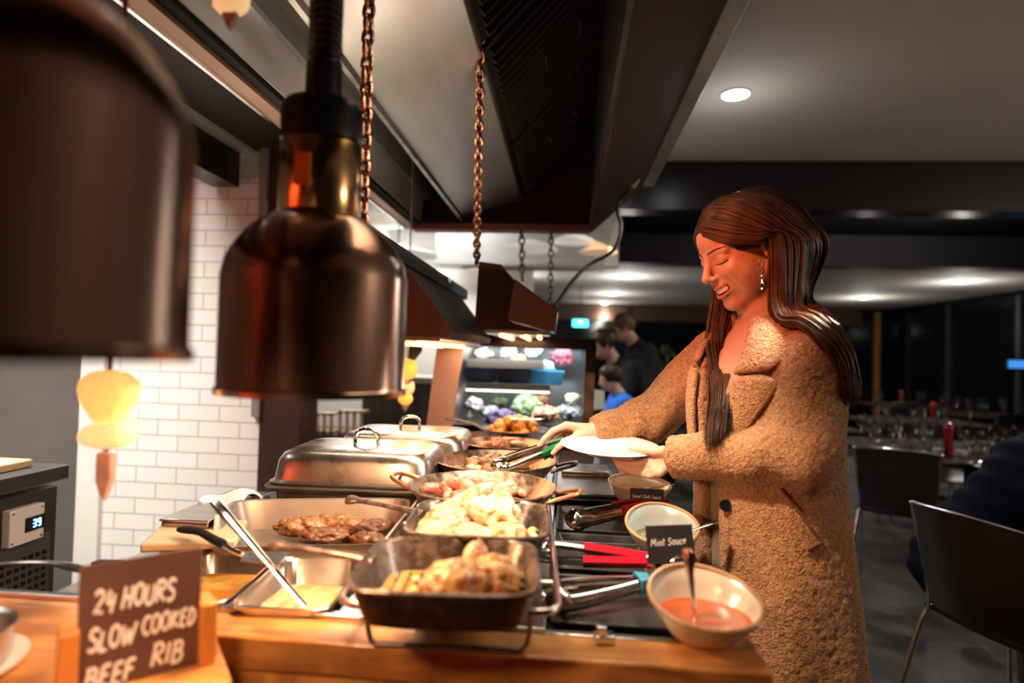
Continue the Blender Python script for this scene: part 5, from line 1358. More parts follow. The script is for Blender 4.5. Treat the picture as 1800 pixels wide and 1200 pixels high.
# exit sign, screen, lights far away
p = PY(1020, 568, 9.0)
ex = thing('exit_sign', 'glowing teal exit sign above the far people', 'exit sign', loc=p)
MB().box((0, 0, 0), (.24, .04, .12)).build('sign_box', M_BLACKM, ex)
MB().box((0, -.022, 0), (.22, .006, .10)).build('sign_face', mat('exit_teal', (.05, .6, .65), .5, em=(.05, .75, .85), es=3.0), ex)
MB().ball((0.0, -.027, .02), (.012, .004, .014), 8).build('running_figure', mat('exit_white', (.9, 1, 1), .5, em=(.8, 1, 1), es=4.0), ex)
MB().tube([(0, 0, .06), (0, 0, 2.36 - p.z)], .008, 6).build('hanger', M_BLACKM, ex)
p = PY(1786, 640, 8.4)
s = thing('wall_screen', 'small blue lit screen at the far right wall', 'screen', loc=p)
MB().box((0, 0, 0), (.24, .03, .14)).build('bezel', M_BLACKM, s)
MB().box((0, -.017, 0), (.21, .004, .10)).build('panel', mat('screen_blue', (.05, .2, .5), .4, em=(.04, .22, .6), es=.7), s)
p = PY(1655, 619, 11.8)
s = thing('bar_light', 'pale pink strip light far behind the dining tables', 'lamp', loc=p)
MB().tube([(-.25, 0, 0), (.15, 0, 0)], .02, 8).build('housing', M_BLACKM, s)
MB().tube([(-.05, 0, 0), (-.05, 0, 2.37 - p.z)], .008, 6).build('hanger', M_BLACKM, s)
MB().tube([(.0, -.03, 0), (.15, -.03, 0)], .025, 8).build('tube', mat('pink_light', (.8, .6, .6), .4, em=(1, .7, .7), es=.9), s)
# plant by the far people
p = PY(1165, 700, 6.7)
pl_ = thing('potted_plant', 'dark leafy plant between the far people and the fleece coat', 'plant', loc=(p.x, 6.7, 0))
MB().lathe([(.002, 0), (.15, 0), (.2, .4), (.19, .4), (.14, .05), (.002, .05)], n=28).build('pot', M_BLACKM, pl_)
MB().lathe([(.002, .34), (.187, .34), (.187, .36), (.002, .37)], n=24).build('soil', mat('soil', (.02, .014, .01), .9), pl_)
mb = MB(); q = random.Random(5)
for i in range(150):
    a = q.uniform(0, 2 * PI); r = q.uniform(.02, .34); z = q.uniform(.55, 1.42)
    c = Vector((r * math.cos(a), r * math.sin(a), z)); l = q.uniform(.05, .10)
    m3 = Euler((q.uniform(-1, 1), q.uniform(-1, 1), q.uniform(0, 6.3))).to_matrix()
    pts = [(-l, 0, 0), (-l * .3, l * .35, .01), (l * .5, l * .28, .01), (l, 0, -.01), (l * .5, -l * .28, .01), (-l * .3, -l * .35, .01)]
    mb.add([c + m3 @ Vector(k) for k in pts], [(0, 1, 2, 3, 4, 5)])
mb.build('foliage', mat('leaf_dark', (.03, .06, .02), .3, c2=(.06, .10, .03), ns=8), pl_)
mb = MB()
for i in range(9):
    a = i * .7; mb.tube([(0, 0, .36), (.06 * math.cos(a), .06 * math.sin(a), .8), (.2 * math.cos(a), .2 * math.sin(a), 1.25)], .008, 6)
mb.build('stems', mat('stem_brown', (.06, .04, .02), .7), pl_)
# ------------------------------------------------------------------ people
def np_noise_disp(pos, F, amp, sc):
    """push the vertices along their normals by noise"""
    p = pos.astype(np.float64); nrm = np.zeros_like(p)
    a, b, c = p[F[:, 0]], p[F[:, 1]], p[F[:, 2]]
    fn = np.cross(b - a, c - a)
    for k in range(F.shape[1]): np.add.at(nrm, F[:, k], fn)
    nrm /= np.linalg.norm(nrm, axis=1)[:, None] + 1e-12
    d = np.array([mnoise.noise(Vector(q) * sc) + .6 * mnoise.noise(Vector(q) * sc * 2.3) for q in p])
    return (p + nrm * (d * amp)[:, None]).astype(np.float32)
def col_attr(o, cols):
    at = o.data.color_attributes.new('tint', 'FLOAT_COLOR', 'POINT')
    at.data.foreach_set('color', np.concatenate([cols, np.ones((len(cols), 1))], 1).astype(np.float32).ravel())
def skin_mat(name, r=.45):
    M = bpy.data.materials.new(name); M.use_nodes = True
    nt = M.node_tree; b = nt.nodes['Principled BSDF']
    a = nt.nodes.new('ShaderNodeAttribute'); a.attribute_name = 'tint'
    nz = nt.nodes.new('ShaderNodeTexNoise'); nz.inputs['Scale'].default_value = 90; nz.inputs['Detail'].default_value = 4
    tc = nt.nodes.new('ShaderNodeTexCoord'); nt.links.new(tc.outputs['Object'], nz.inputs[0])
    mx = nt.nodes.new('ShaderNodeMix'); mx.data_type = 'RGBA'; mx.blend_type = 'MULTIPLY'; mx.inputs[0].default_value = .22
    nt.links.new(a.outputs['Color'], mx.inputs[6]); nt.links.new(nz.outputs['Color'], mx.inputs[7])
    nt.links.new(mx.outputs[2], b.inputs['Base Color'])
    b.inputs['Roughness'].default_value = r
    b.inputs['Subsurface Weight'].default_value = .25; b.inputs['Subsurface Radius'].default_value = (.010, .004, .002); b.inputs['Subsurface Scale'].default_value = 1.
    bp = nt.nodes.new('ShaderNodeBump'); bp.inputs['Strength'].default_value = .06; bp.inputs['Distance'].default_value = .002
    n2 = nt.nodes.new('ShaderNodeTexNoise'); n2.inputs['Scale'].default_value = 600; nt.links.new(tc.outputs['Object'], n2.inputs[0])
    nt.links.new(n2.outputs['Fac'], bp.inputs['Height']); nt.links.new(bp.outputs[0], b.inputs['Normal'])
    return M
SKIN = skin_mat('skin')
def hair_mat(name, c, c2, stretch=(1, 1, 1)):
    return mat(name, c, .42, c2=c2, ns=26, stretch=stretch, aniso=.5, spec=.22, bump=.1, bs=80)

# ---- the woman in the fleece coat
WX, WY = .462, 1.455
woman = thing('person', 'long haired woman in a tan fleece coat smiling down, holding tongs and a plate', 'person')
TA = R(28)
Fv = Vector((-math.cos(TA), -math.sin(TA), 0)); Lv = Vector((math.sin(TA), -math.cos(TA), 0))
ZS = [.58, .75, .95, 1.10, 1.22, 1.31, 1.37, 1.42]
AS = [.200, .194, .185, .178, .180, .172, .126, .075]
BS = [.168, .157, .146, .142, .138, .116, .088, .06]
CX = [.500, .490, .472, .462, .456, .452, .449, .447]
def torso_sdf(X, Y, Z, grow=0., s=1., z0=.615, z1=1.415, folds=0.):
    a = np.interp(Z, ZS, AS) * s + grow; b = np.interp(Z, ZS, BS) * s + grow; cx = np.interp(Z, ZS, CX)
    dx, dy = X - cx, Y - WY
    v = dx * Fv.x + dy * Fv.y; u = dx * Lv.x + dy * Lv.y
    if folds:
        an = np.arctan2(v, u)
        k = 1 + folds * np.sin(an * 7 + Z * 4) * np.clip((1.1 - Z) / .4, 0, 1)
        a = a * k; b = b * k
    q = np.sqrt((u / a) ** 2 + (v / b) ** 2)
    d = (q - 1) * np.minimum(a, b)
    return np.maximum(np.maximum(d, z0 - Z), Z - z1), u, v
SL = np.array(Vector((CX[5], WY, 1.325)) + Lv * .138); SR = np.array(Vector((CX[5], WY, 1.325)) - Lv * .150)
EL = np.array(PY(1416, 796, 1.27)); WL = np.array(PY(1182, 803, 1.425))
ER = np.array(PY(1140, 738, 1.70)); WR = np.array(PY(1043, 757, 1.655))
def arm_sdf(X, Y, Z, S, E, W_, rs, re, rw, fold):
    d1 = sd_cone(X, Y, Z, S, E, rs, re); d2 = sd_cone(X, Y, Z, E, W_, re, rw)
    d = smin(d1, d2, .03)
    t = ((X - E[0]) * (W_ - E)[0] + (Y - E[1]) * (W_ - E)[1] + (Z - E[2]) * (W_ - E)[2]) / float((W_ - E) @ (W_ - E))
    d = d + fold * np.sin(t * 17 + Z * 30 + X * 9) * np.clip(1.25 - np.abs(t - .15), 0, 1)
    ax = (W_ - E) / np.linalg.norm(W_ - E)
    cut = (X - W_[0]) * ax[0] + (Y - W_[1]) * ax[1] + (Z - W_[2]) * ax[2]
    return np.maximum(d, cut)
def coat_sdf(X, Y, Z):
    d, u, v = torso_sdf(X, Y, Z, folds=.035)
    # collar ring round the neck
    cx, cy, cz = .462, WY + .01, 1.405
    r = np.sqrt((X - cx) ** 2 + (Y - cy) ** 2)
    ring = np.sqrt((r - .078) ** 2 + ((Z - cz) * .62) ** 2) - .022
    ring = np.maximum(ring, v - .035)
    d = smin(d, ring, .02)
    d = smin(d, arm_sdf(X, Y, Z, SL, EL, WL, .074, .064, .049, .0035), .035)
    d = smin(d, arm_sdf(X, Y, Z, SR, ER, WR, .074, .062, .040, .0035), .03)
    # opening down the front
    c = -.028 + np.clip((Z - 1.05) / .35, 0, 1) * .012; w = .026 + np.clip((Z - 1.10) / .28, 0, 1) * .050 + np.clip((.95 - Z) / .4, 0, 1) * .012
    slot = np.maximum(np.abs(u - c) - w, .02 - v)
    arms = np.minimum(arm_sdf(X, Y, Z, SL, EL, WL, .074, .064, .049, 0), arm_sdf(X, Y, Z, SR, ER, WR, .074, .062, .040, 0))
    slot = np.maximum(slot, .012 - arms)
    return smax(d, -slot, .012)
FLEECE = fleece_mat('teddy_fleece', (.60, .315, .145), (.30, .13, .052), 150)
pos, Fc = surf_nets(coat_sdf, (.0, 1.10, .57), (.75, 1.84, 1.47), .0062)
pos = np_noise_disp(pos, Fc, .0026, 110)
coat = np_mesh('coat', pos, Fc, FLEECE, woman)
def dress_sdf(X, Y, Z):
    d, u, v = torso_sdf(X, Y, Z, grow=-.022, z0=.45, z1=1.30)
    vneck = np.maximum(np.abs(u + .02) - np.clip((Z - 1.17) * .9, 0, .2), .0 - v)
    return smax(d, -vneck, .006)
pos, Fd = surf_nets(dress_sdf, (.25, 1.2, .44), (.75, 1.7, 1.33), .009)
np_mesh('dress', pos, Fd, mat('taupe_dress', (.26, .19, .13), .5, c2=(.21, .15, .10), ns=9, sheen=.2), woman)

# surface helpers on the coat
def coat_hit(px, py, y0=1.0, y1=1.8):
    d = ray(px, py); ys = np.linspace(y0, y1, 1600)
    P_ = np.array([[0, 0, HC]]) + np.outer(ys / d.y, np.array(d))
    s = coat_sdf(P_[:, 0], P_[:, 1], P_[:, 2])
    k = np.argmax(s < 0)
    return Vector(P_[k])
def coat_pt(u, z, off=.0, side=None):
    a = np.interp(z, ZS, AS) + off; b = np.interp(z, ZS, BS) + off
    v = b * math.sqrt(max(0., 1 - min(.995, abs(u) / a) ** 2))
    return Vector((float(np.interp(z, ZS, CX)), WY, z)) + Lv * u + Fv * v
def lapel(name, prof, sg, lift):
    rows = []
    for z, ui, uo in prof:
        rows.append([coat_pt(ui + (uo - ui) * k / 8, z + .010 * (k / 8) * lift, .010 + .007 * math.sin(PI * (k / 8) ** .8)) for k in range(9)])
    mb = MB().sheet(rows, .014)
    return mb.build(name, FLEECE, woman, sub=1, ang=180)
lapel('collar', [(1.415, .035, .07), (1.395, .045, .105), (1.36, .052, .128), (1.325, .055, .136), (1.30, .050, .130), (1.288, .045, .115)], 1, 1)
lapel('lapel', [(1.284, .042, .105), (1.27, .040, .138), (1.25, .036, .135), (1.21, .028, .115), (1.16, .018, .085), (1.10, .006, .05), (1.05, .0, .02)], 1, 1)
lapel('collar', [(1.415, -.075, -.10), (1.39, -.08, -.125), (1.35, -.085, -.14), (1.31, -.085, -.14)], -1, 1)
lapel('lapel', [(1.30, -.082, -.14), (1.27, -.08, -.145), (1.22, -.074, -.13), (1.16, -.066, -.11), (1.10, -.06, -.085), (1.05, -.056, -.07)], -1, 1)
bh = coat_hit(1275, 888, 1.2)
ov = (Vector((0, 0, HC)) - bh).normalized()
q = (-ov).to_track_quat('Z', 'Y')
bt = MB().lathe([(.002, .004), (.009, .003), (.0125, -.001), (.0125, -.006), (.010, -.008), (.008, -.005), (.002, -.005)], n=28)
ob = bt.build('button', mat('button_black', (.008, .008, .009), .15, coat=.5), woman); ob.location = bh + ov * .006; ob.rotation_mode = 'QUATERNION'; ob.rotation_quaternion = q
seam = [coat_hit(px, py, 1.15) + Vector((0, -.004, 0)) for px, py in ((1372, 858), (1390, 880), (1408, 905), (1426, 930), (1441, 950), (1432, 957), (1418, 965))]
MB().tube(bez(seam, 24), .0035, 6).build('pocket_seam', mat('seam_brown', (.13, .055, .025), .95), woman)

# head, in head coordinates (forward, left, up) in centimetres
HCEN = PY(1309, 439, 1.45)
HY, HP = R(16), R(26)
hF = Vector((-math.cos(HY) * math.cos(HP), -math.sin(HY) * math.cos(HP), -math.sin(HP))); hL = Vector((math.sin(HY), -math.cos(HY), 0)); hU = hF.cross(hL)
HS = .01 * 1.12
def h2w(p): return HCEN + (hF * p[0] + hL * p[1] + hU * p[2]) * HS
def w2h(p):
    d = Vector(p) - HCEN; return Vector((d.dot(hF), d.dot(hL), d.dot(hU))) / HS
NB = w2h(Vector((.470, WY + .012, 1.33)))
def head_sdf(f, l, u, neck=True):
    al = np.abs(l)
    d = sd_ell(f, l, u, (-1.2, 0, 3.2), (9.0, 7.0, 8.1))
    d = smin(d, sd_ell(f, l, u, (2.4, 0, 4.2), (6.1, 5.9, 5.4)), 2.)
    d = smin(d, sd_ell(f, l, u, (2.5, 0, -2.6), (6.2, 5.7, 7.3)), 2.)
    d = smin(d, sd_cone(f, al, u, (.4, 5.0, -4.6), (6.0, 1.3, -9.0), 1.5, 1.5), 1.6)
    d = smin(d, np.sqrt((f - 7.1) ** 2 + (l * .85) ** 2 + (u + 8.9) ** 2) - 1.65, 1.3)
    d = smin(d, sd_cone(f, al, u, (7.9, 1.0, 2.0), (6.9, 4.2, 2.1), .75, .7), 1.1)
    d = smax(d, -(np.sqrt((f - 9.9) ** 2 + (al - 3.1) ** 2 + ((u - .5) * 1.15) ** 2) - 1.9), .9)
    d = smin(d, sd_cone(f, al, u, (6.3, 3.7, -2.0), (5.0, 4.2, -3.4), 1.9, 1.7), 2.3)
    d = smin(d, sd_ell(f, al, u, (3.6, 3.9, -5.2), (2.8, 1.7, 3.2)), 2.2)
    d = smin(d, sd_ell(f, l, u, (6.6, 0, -5.3), (2.7, 3.0, 2.6)), 1.3)
    d = smin(d, sd_ell(f, al, u, (7.0, 3.05, .55), (1.35, 1.6, 1.2)), .25)
    d = smin(d, sd_cone(f, l, u, (8.0, 0, 1.9), (10.5, 0, -2.1), .6, .85), .9)
    d = smin(d, np.sqrt((f - 10.55) ** 2 + l ** 2 + (u + 2.45) ** 2) - .80, .6)
    d = smin(d, sd_ell(f, al, u, (9.3, 1.0, -2.75), (1.0, .62, .62)), .45)
    d = smax(d, -sd_ell(f, al, u, (9.7, .62, -3.35), (.5, .28, .35)), .2)
    uu = u - .105 * al ** 2
    d = smax(d, -sd_ell(f, l, uu, (9.3, 0, -5.75), (1.7, 3.3, .80)), .22)
    fl = 9.35 - .17 * al ** 2
    w_ = np.clip(1 - (al / 2.9) ** 2, .0, 1)
    up = np.sqrt((f - fl) ** 2 + (uu + 4.85) ** 2) - .34 * w_
    lo = np.sqrt((f - fl + .25) ** 2 + (uu + 6.85) ** 2) - .42 * w_
    lim = al - 3.1
    d = smin(d, np.maximum(up, lim), .3); d = smin(d, np.maximum(lo, lim), .35)
    # smile fold beside the mouth
    d = d + .22 * np.exp(-(((al - 3.75 + .28 * (u + 5)) / .32) ** 2)) * np.exp(-((u + 4.9) / 1.9) ** 2) * (f > 3)
    ear = sd_ell(f + .25 * (u), al, u, (-.8, 6.95, .2), (1.55, .65, 3.0))
    ear = smax(ear, -sd_ell(f + .25 * u, al, u, (-.5, 7.75, .3), (.95, .6, 1.9)), .3)
    d = smin(d, ear, .5)
    if neck:
        d = smin(d, sd_cone(f, l, u, (-1.6, 0, -4), tuple(NB), 5.1, 5.3), 1.4)
    return d
pos, Fh = surf_nets(head_sdf, (-11, -8.6, -13.5), (12.2, 8.6, 12.2), .21)
cols = np.tile(np.array([[.70, .42, .30]]), (len(pos), 1))
f_, l_, u_ = pos[:, 0], pos[:, 1], pos[:, 2]; al_ = np.abs(l_); uu_ = u_ - .105 * al_ ** 2
lip = ((np.abs(uu_ + 4.85) < .36) | (np.abs(uu_ + 6.85) < .42)) & (al_ < 2.55) & (f_ > 6.9)
inner = (np.abs(uu_ + 5.8) < .62) & (al_ < 2.9) & (f_ > 6) & ~lip
cols[lip] = (.56, .22, .18); cols[inner] = (.16, .03, .03)
HM = np.array([list(hF), list(hL), list(hU)]) * HS
posw = pos @ HM + np.array(HCEN)
V_all = [posw]; F_all = [Fh]; C_all = [cols]
def addpart(p, f, c=(.70, .42, .30)):
    off = sum(len(x) for x in V_all); V_all.append(p); F_all.append(f + off); C_all.append(np.tile(np.array([c]), (len(p), 1)))
nbw = np.array(h2w(NB)); nkw = np.array(h2w((-1.6, 0, -4)))
def bust(X, Y, Z):
    d, u, v = torso_sdf(X, Y, Z, grow=-.030, z0=.55, z1=1.42)
    d = smin(d, sd_cone(X, Y, Z, nkw, nbw, .0525, .056), .03)
    d = smin(d, sd_cone(X, Y, Z, (.455 + Lv.x * -.13, WY - Lv.y * .13, 1.345), (.455 + Lv.x * .13, WY + Lv.y * .13, 1.345), .045, .045), .03)
    for s in (-1, 1):
        hx, hy = .50 + Lv.x * .085 * s, WY + Lv.y * .085 * s
        d = smin(d, sd_cone(X, Y, Z, (hx, hy, .72), (hx + .01, hy, .48), .085, .056), .03)
        d = smin(d, sd_cone(X, Y, Z, (hx + .01, hy, .48), (hx + .03, hy, .09), .056, .038), .02)
        d = smin(d, sd_cone(X, Y, Z, (hx + .03, hy, .05), (hx + .03 + Fv.x * .14, hy + Fv.y * .14, .03), .04, .028), .02)
    for S, E, W_ in ((SL, EL, WL), (SR, ER, WR)):
        d = smin(d, sd_cone(X, Y, Z, S, E, .045, .037), .02); d = smin(d, sd_cone(X, Y, Z, E, W_, .037, .026), .01)
    return d
pb, fb = surf_nets(bust, (.0, 1.12, .0), (.75, 1.82, 1.46), .011)
addpart(pb, fb)
# trousers tint below the coat
# hands
def hand(points, wrist, palm, rk, h=.0024):
    """points: five chains of four places (index..little, thumb)"""
    P_ = [[np.array(PY(*q)) for q in ch] for ch in points]
    w = np.array(PY(*wrist)); allp = np.concatenate([np.array(ch) for ch in P_] + [w[None]])
    lo, hi = allp.min(0) - .03, allp.max(0) + .03
    def fn(X, Y, Z):
        d = None
        for i, ch in enumerate(P_):
            r0 = rk[i]
            c = sd_chain(X, Y, Z, ch, [r0 * 1.05, r0 * .98, r0 * .88, r0 * .74], .002)
            d = c if d is None else smin(d, c, .0022)
        pm = None
        for i, ch in enumerate(P_[:4]):
            e = sd_cone(X, Y, Z, ch[0], w + (ch[0] - w) * .12, rk[i] * 1.15, .0165)
            pm = e if pm is None else smin(pm, e, .008)
        e = sd_cone(X, Y, Z, P_[4][0], w, rk[4] * 1.25, .017)
        pm = smin(pm, e, .010)
        return smin(d, pm, .005)
    return surf_nets(fn, lo, hi, h), P_
HR = [[(996, 747, 1.625), (972, 757, 1.612), (957, 771, 1.606), (949, 782, 1.604)],
      [(992, 750, 1.645), (969, 764, 1.640), (958, 782, 1.632), (957, 795, 1.624)],
      [(995, 756, 1.664), (975, 775, 1.662), (967, 792, 1.652), (970, 802, 1.640)],
      [(1003, 764, 1.680), (986, 783, 1.680), (978, 797, 1.668), (981, 806, 1.655)],
      [(1016, 765, 1.628), (996, 776, 1.606), (981, 787, 1.598), (973, 796, 1.596)]]
(ph, fh), PR = hand(HR, (1046, 757, 1.655), None, [.0088, .0090, .0085, .0075, .0098])
addpart(ph, fh, (.72, .43, .32))
HL_ = [[(1146, 809, 1.450), (1120, 814, 1.478), (1101, 814, 1.497), (1087, 811, 1.510)],
       [(1147, 818, 1.440), (1121, 825, 1.466), (1101, 823, 1.487), (1088, 819, 1.500)],
       [(1152, 826, 1.428), (1130, 832, 1.450), (1113, 830, 1.470), (1102, 826, 1.484)],
       [(1160, 831, 1.415), (1143, 836, 1.432), (1130, 834, 1.450), (1122, 830, 1.462)],
       [(1166, 793, 1.420), (1150, 794, 1.434), (1128, 790, 1.452), (1109, 787, 1.468)]]
(ph, fh), PL_ = hand(HL_, (1185, 806, 1.425), None, [.0088, .0090, .0086, .0076, .0102])
addpart(ph, fh, (.72, .43, .32))
body = np_mesh('body', np.concatenate(V_all), np.concatenate(F_all), SKIN, woman)
cc_ = np.concatenate(C_all); pz = np.concatenate(V_all)
low = pz[:, 2] < .66
cc_[low] = (.02, .02, .022)
col_attr(body, cc_)
# nails
mb = MB()
for P_, out in ((PR, Vector((-.3, -.6, .6))), (PL_, Vector((-.2, -.5, .8)))):
    for ch in P_:
        a, b = Vector(ch[2]), Vector(ch[3]); d = (b - a).normalized(); o = (out - d * out.dot(d)).normalized()
        m3 = Matrix((d, d.cross(o), o)).transposed().to_4x4()
        mb.ball(tuple(b + o * .0050 + d * .001), (.0058, .0042, .0016), 6, mtx=m3)
mb.build('fingernails', mat('nail_pink', (.78, .48, .40), .25, coat=.3), woman)
def head_surf(l, u, f0=12.):
    ff = np.linspace(f0, 2, 800); s = head_sdf(ff, np.full_like(ff, l), np.full_like(ff, u), False)
    return float(ff[np.argmax(s < 0)])
# teeth
rows = [[h2w((8.95 - .17 * l * l, l, -5.05 - v * 1.05 + .105 * l * l)) for l in np.linspace(-2.7, 2.7, 23)] for v in np.linspace(0, 1, 5)]
MB().sheet(rows, .003).build('teeth', mat('tooth_white', (.86, .80, .74), .25, coat=.3), woman, ang=80)
for s in (-1, 1):
    pts = [(l * s, 2.35 + .32 * math.sin((l - 1.0) / 3.6 * PI * .8) + .05 * (l - 1)) for l in np.linspace(1.1, 4.9, 12)]
    MB().tube([h2w((head_surf(l, u) + .02, l, u)) for l, u in pts], [.0022 - .0013 * abs(i / 11 - .35) for i in range(12)], 8).build('eyebrow', mat('brow_dark', (.045, .022, .014), .7), woman)
    pts = [(l * s, -.12 - .16 * math.sin((l - 1.6) / 3.0 * PI) + (.10 if l > 4.2 else 0)) for l in np.linspace(1.6, 4.75, 12)]
    MB().tube([h2w((head_surf(l, u) + .03, l, u)) for l, u in pts], [.0007 + .0009 * i / 11 for i in range(12)], 6).build('eyelashes', mat('lash_black', (.012, .008, .008), .6), woman)
    MB().tube([h2w((head_surf(l * s, .95 + .12 * math.sin((l - 1.7) / 2.8 * PI)) + .0, l * s, .95 + .12 * math.sin((l - 1.7) / 2.8 * PI))) for l in np.linspace(1.7, 4.5, 10)], .0005, 6).build('eyelid_crease', mat('crease_brown', (.34, .16, .11), .6), woman)
# earring
er = MB()
for i, (du, r) in enumerate(((-3.0, .0065), (-4.3, .0045), (-5.4, .0035), (-6.5, .0045))):
    c = PY(1339, 463 + 13 * i, 1.338)
    er.loop([c + hF * (r * math.cos(2 * PI * k / 16)) + Vector((0, 0, 1)) * (r * 1.5 * math.sin(2 * PI * k / 16)) for k in range(16)], .0013, 6)
er.build('earring', mat('earring_silver', (.8, .74, .68), .12, 1.), woman)
# necklace
MB().tube(bez([h2w((1.5, 4.6, -11.5)), Vector((.405, WY - .045, 1.30)), Vector((.392, WY - .03, 1.255)), Vector((.39, WY + .02, 1.30))], 20), .0009, 5).build('necklace', mat('necklace_gold', (.8, .6, .35), .2, 1.), woman)
# hair
HAIR = hair_mat('hair_brown', (.034, .016, .009), (.092, .044, .023))
def cap(f, l, u):
    d = sd_ell(f, l, u, (-1.3, 0, 3.3), (9.45, 7.5, 8.5))
    d = smin(d, sd_ell(f, l, u, (2.4, 0, 4.5), (6.2, 6.2, 5.75)), 2.)
    face = sd_ell(f, l, u, (9.2, 0, -.8), (6.9, 6.7, 7.9))
    d = smax(d, -face, .5)
    lower = (-3.5 - u) + .0 * f
    return np.maximum(d, np.where(f > -2, -1.0 - u + .25 * (f + 2), lower))
pc, fc = surf_nets(cap, (-12, -9, -5), (10, 9, 13), .3)
hb = [pc @ HM + np.array(HCEN)]; hf = [fc]
hmb = MB()
def over(px, py, off, Y):
    """a place just outside the coat in front of that pixel, or at depth Y where the coat is not met"""
    d = ray(px, py); ys = np.linspace(1.1, 1.8, 900)
    P_ = np.array([[0, 0, HC]]) + np.outer(ys / d.y, np.array(d))
    s = np.minimum(coat_sdf(P_[:, 0], P_[:, 1], P_[:, 2]), 9)
    k = int(np.argmax(s < off))
    return Vector(P_[k]) if s[k] < off else PY(px, py, Y)
def guides(side):
    if side > 0:
        g = [[(7.7, 1.3, 6.2), (7.1, 3.9, 4.7), (5.2, 6.1, 2.9), (2.2, 7.6, 1.5), (-1.0, 8.2, -.2)],
             [(6.6, .8, 8.0), (6.3, 3.6, 7.0), (4.5, 6.3, 4.9), (1.6, 7.8, 2.8), (-1.4, 8.4, .8)],
             [(2.2, .6, 11.2), (2.0, 4.8, 10.0), (.2, 7.6, 6.6), (-2.4, 8.6, 2.2), (-5.0, 8.7, -2.5)],
             [(-6.2, .6, 10.9), (-7.6, 4.4, 8.8), (-9.2, 6.6, 4.6), (-10.4, 7.0, 0), (-11.2, 6.8, -5)]]
        e = [[over(1366, 552, .012, 1.33), over(1412, 570, .014, 1.3), over(1452, 600, .012, 1.3), over(1480, 645, .010, 1.36), over(1486, 690, .006, 1.40)],
             [over(1372, 550, .012, 1.33), over(1420, 566, .014, 1.3), over(1460, 596, .012, 1.3), over(1484, 640, .010, 1.36), over(1488, 690, .006, 1.40)],
             [over(1400, 535, .012, 1.38), over(1448, 568, .012, 1.36), over(1476, 606, .012, 1.38), over(1490, 655, .008, 1.40), over(1492, 700, .006, 1.42)],
             [over(1418, 520, .012, 1.47), over(1456, 565, .012, 1.46), over(1480, 612, .010, 1.46), over(1494, 660, .008, 1.46), over(1496, 705, .006, 1.46)]]
    else:
        g = [[(7.2, .5, 7.0), (7.0, -3.4, 6.2), (5.6, -6.4, 3.6), (4.6, -7.6, -.5), (4.6, -7.6, -5)],
             [(2.2, .4, 11.2), (2.2, -4.8, 10.0), (1.2, -7.8, 5.6), (1.5, -8.3, 0), (2.6, -8.0, -5)],
             [(-6.2, .4, 10.9), (-7.6, -4.4, 8.8), (-7.2, -7.6, 4.0), (-5.4, -8.4, -1), (-3.0, -8.2, -6)]]
        e = [[over(1246, 590, .012, 1.56), over(1250, 640, .012, 1.55), over(1252, 710, .014, 1.54), over(1243, 785, .012, 1.53)],
             [over(1258, 590, .012, 1.55), over(1264, 640, .014, 1.54), over(1266, 710, .014, 1.53), over(1258, 775, .014, 1.52)],
             [over(1272, 590, .012, 1.53), over(1280, 640, .014, 1.52), over(1279, 700, .012, 1.51), over(1270, 750, .012, 1.50)]]
    return [[h2w(p) for p in a] + b for a, b in zip(g, e)]
def strands(side, n, seed, r):
    q = random.Random(seed); G_ = guides(side)
    for i in range(n):
        s = q.random() * (len(G_) - 1); k = min(int(s), len(G_) - 2); t = s - k
        depth = q.uniform(-.35, 1.0)
        base = [a * (1 - t) + b * t for a, b in zip(G_[k], G_[k + 1])]
        j = Vector((q.gauss(0, 1), q.gauss(0, 1), q.gauss(0, 1)))
        pts = []
        for m, p in enumerate(base):
            u = m / (len(base) - 1)
            w = p + j * (.0012 + .0055 * u)
            if m < 5:
                c = HCEN + hU * .02; w = c + (w - c) * (1.035 + .022 * depth)
            pts.append(w)
        path = bez(pts, 44)
        hmb.tube(path, [r * (.75 + .5 * math.sin(PI * min(1, x / 44 * 1.1))) * (1 if x < 36 else (45 - x) / 9) for x in range(45)], 5, caps=True)
strands(1, 980, 1, .0026); strands(-1, 420, 2, .0026)
o1 = hmb.build('hair', HAIR, woman, ang=180)
cap_o = np_mesh('hair_roots', hb[0], hf[0], HAIR, woman)
# plate and tongs she holds
pc_ = PY(1072, 786, 1.535)
plt = thing('dinner_plate', 'white dinner plate held in the hand of the fleece coat woman', 'plate', loc=pc_, rot=(R(4.5), R(1.0), 0))
MB().lathe([(.002, -.010), (.060, -.0105), (.066, -.013), (.070, -.010), (.085, -.005), (.1225, .0055), (.1232, .0075), (.121, .0085), (.085, -.0005), (.078, -.004), (.002, -.005)], n=72).build('plate_body', mat('plate_white', (.82, .76, .71), .18, coat=.5), plt, ang=60)
tongs('steel tongs with green grips held in the hand above the round pan', PY(1010, 770, 1.640), PY(872, 824, 1.60), R(38), .232, .017, M_GREEN, (.12, .42))

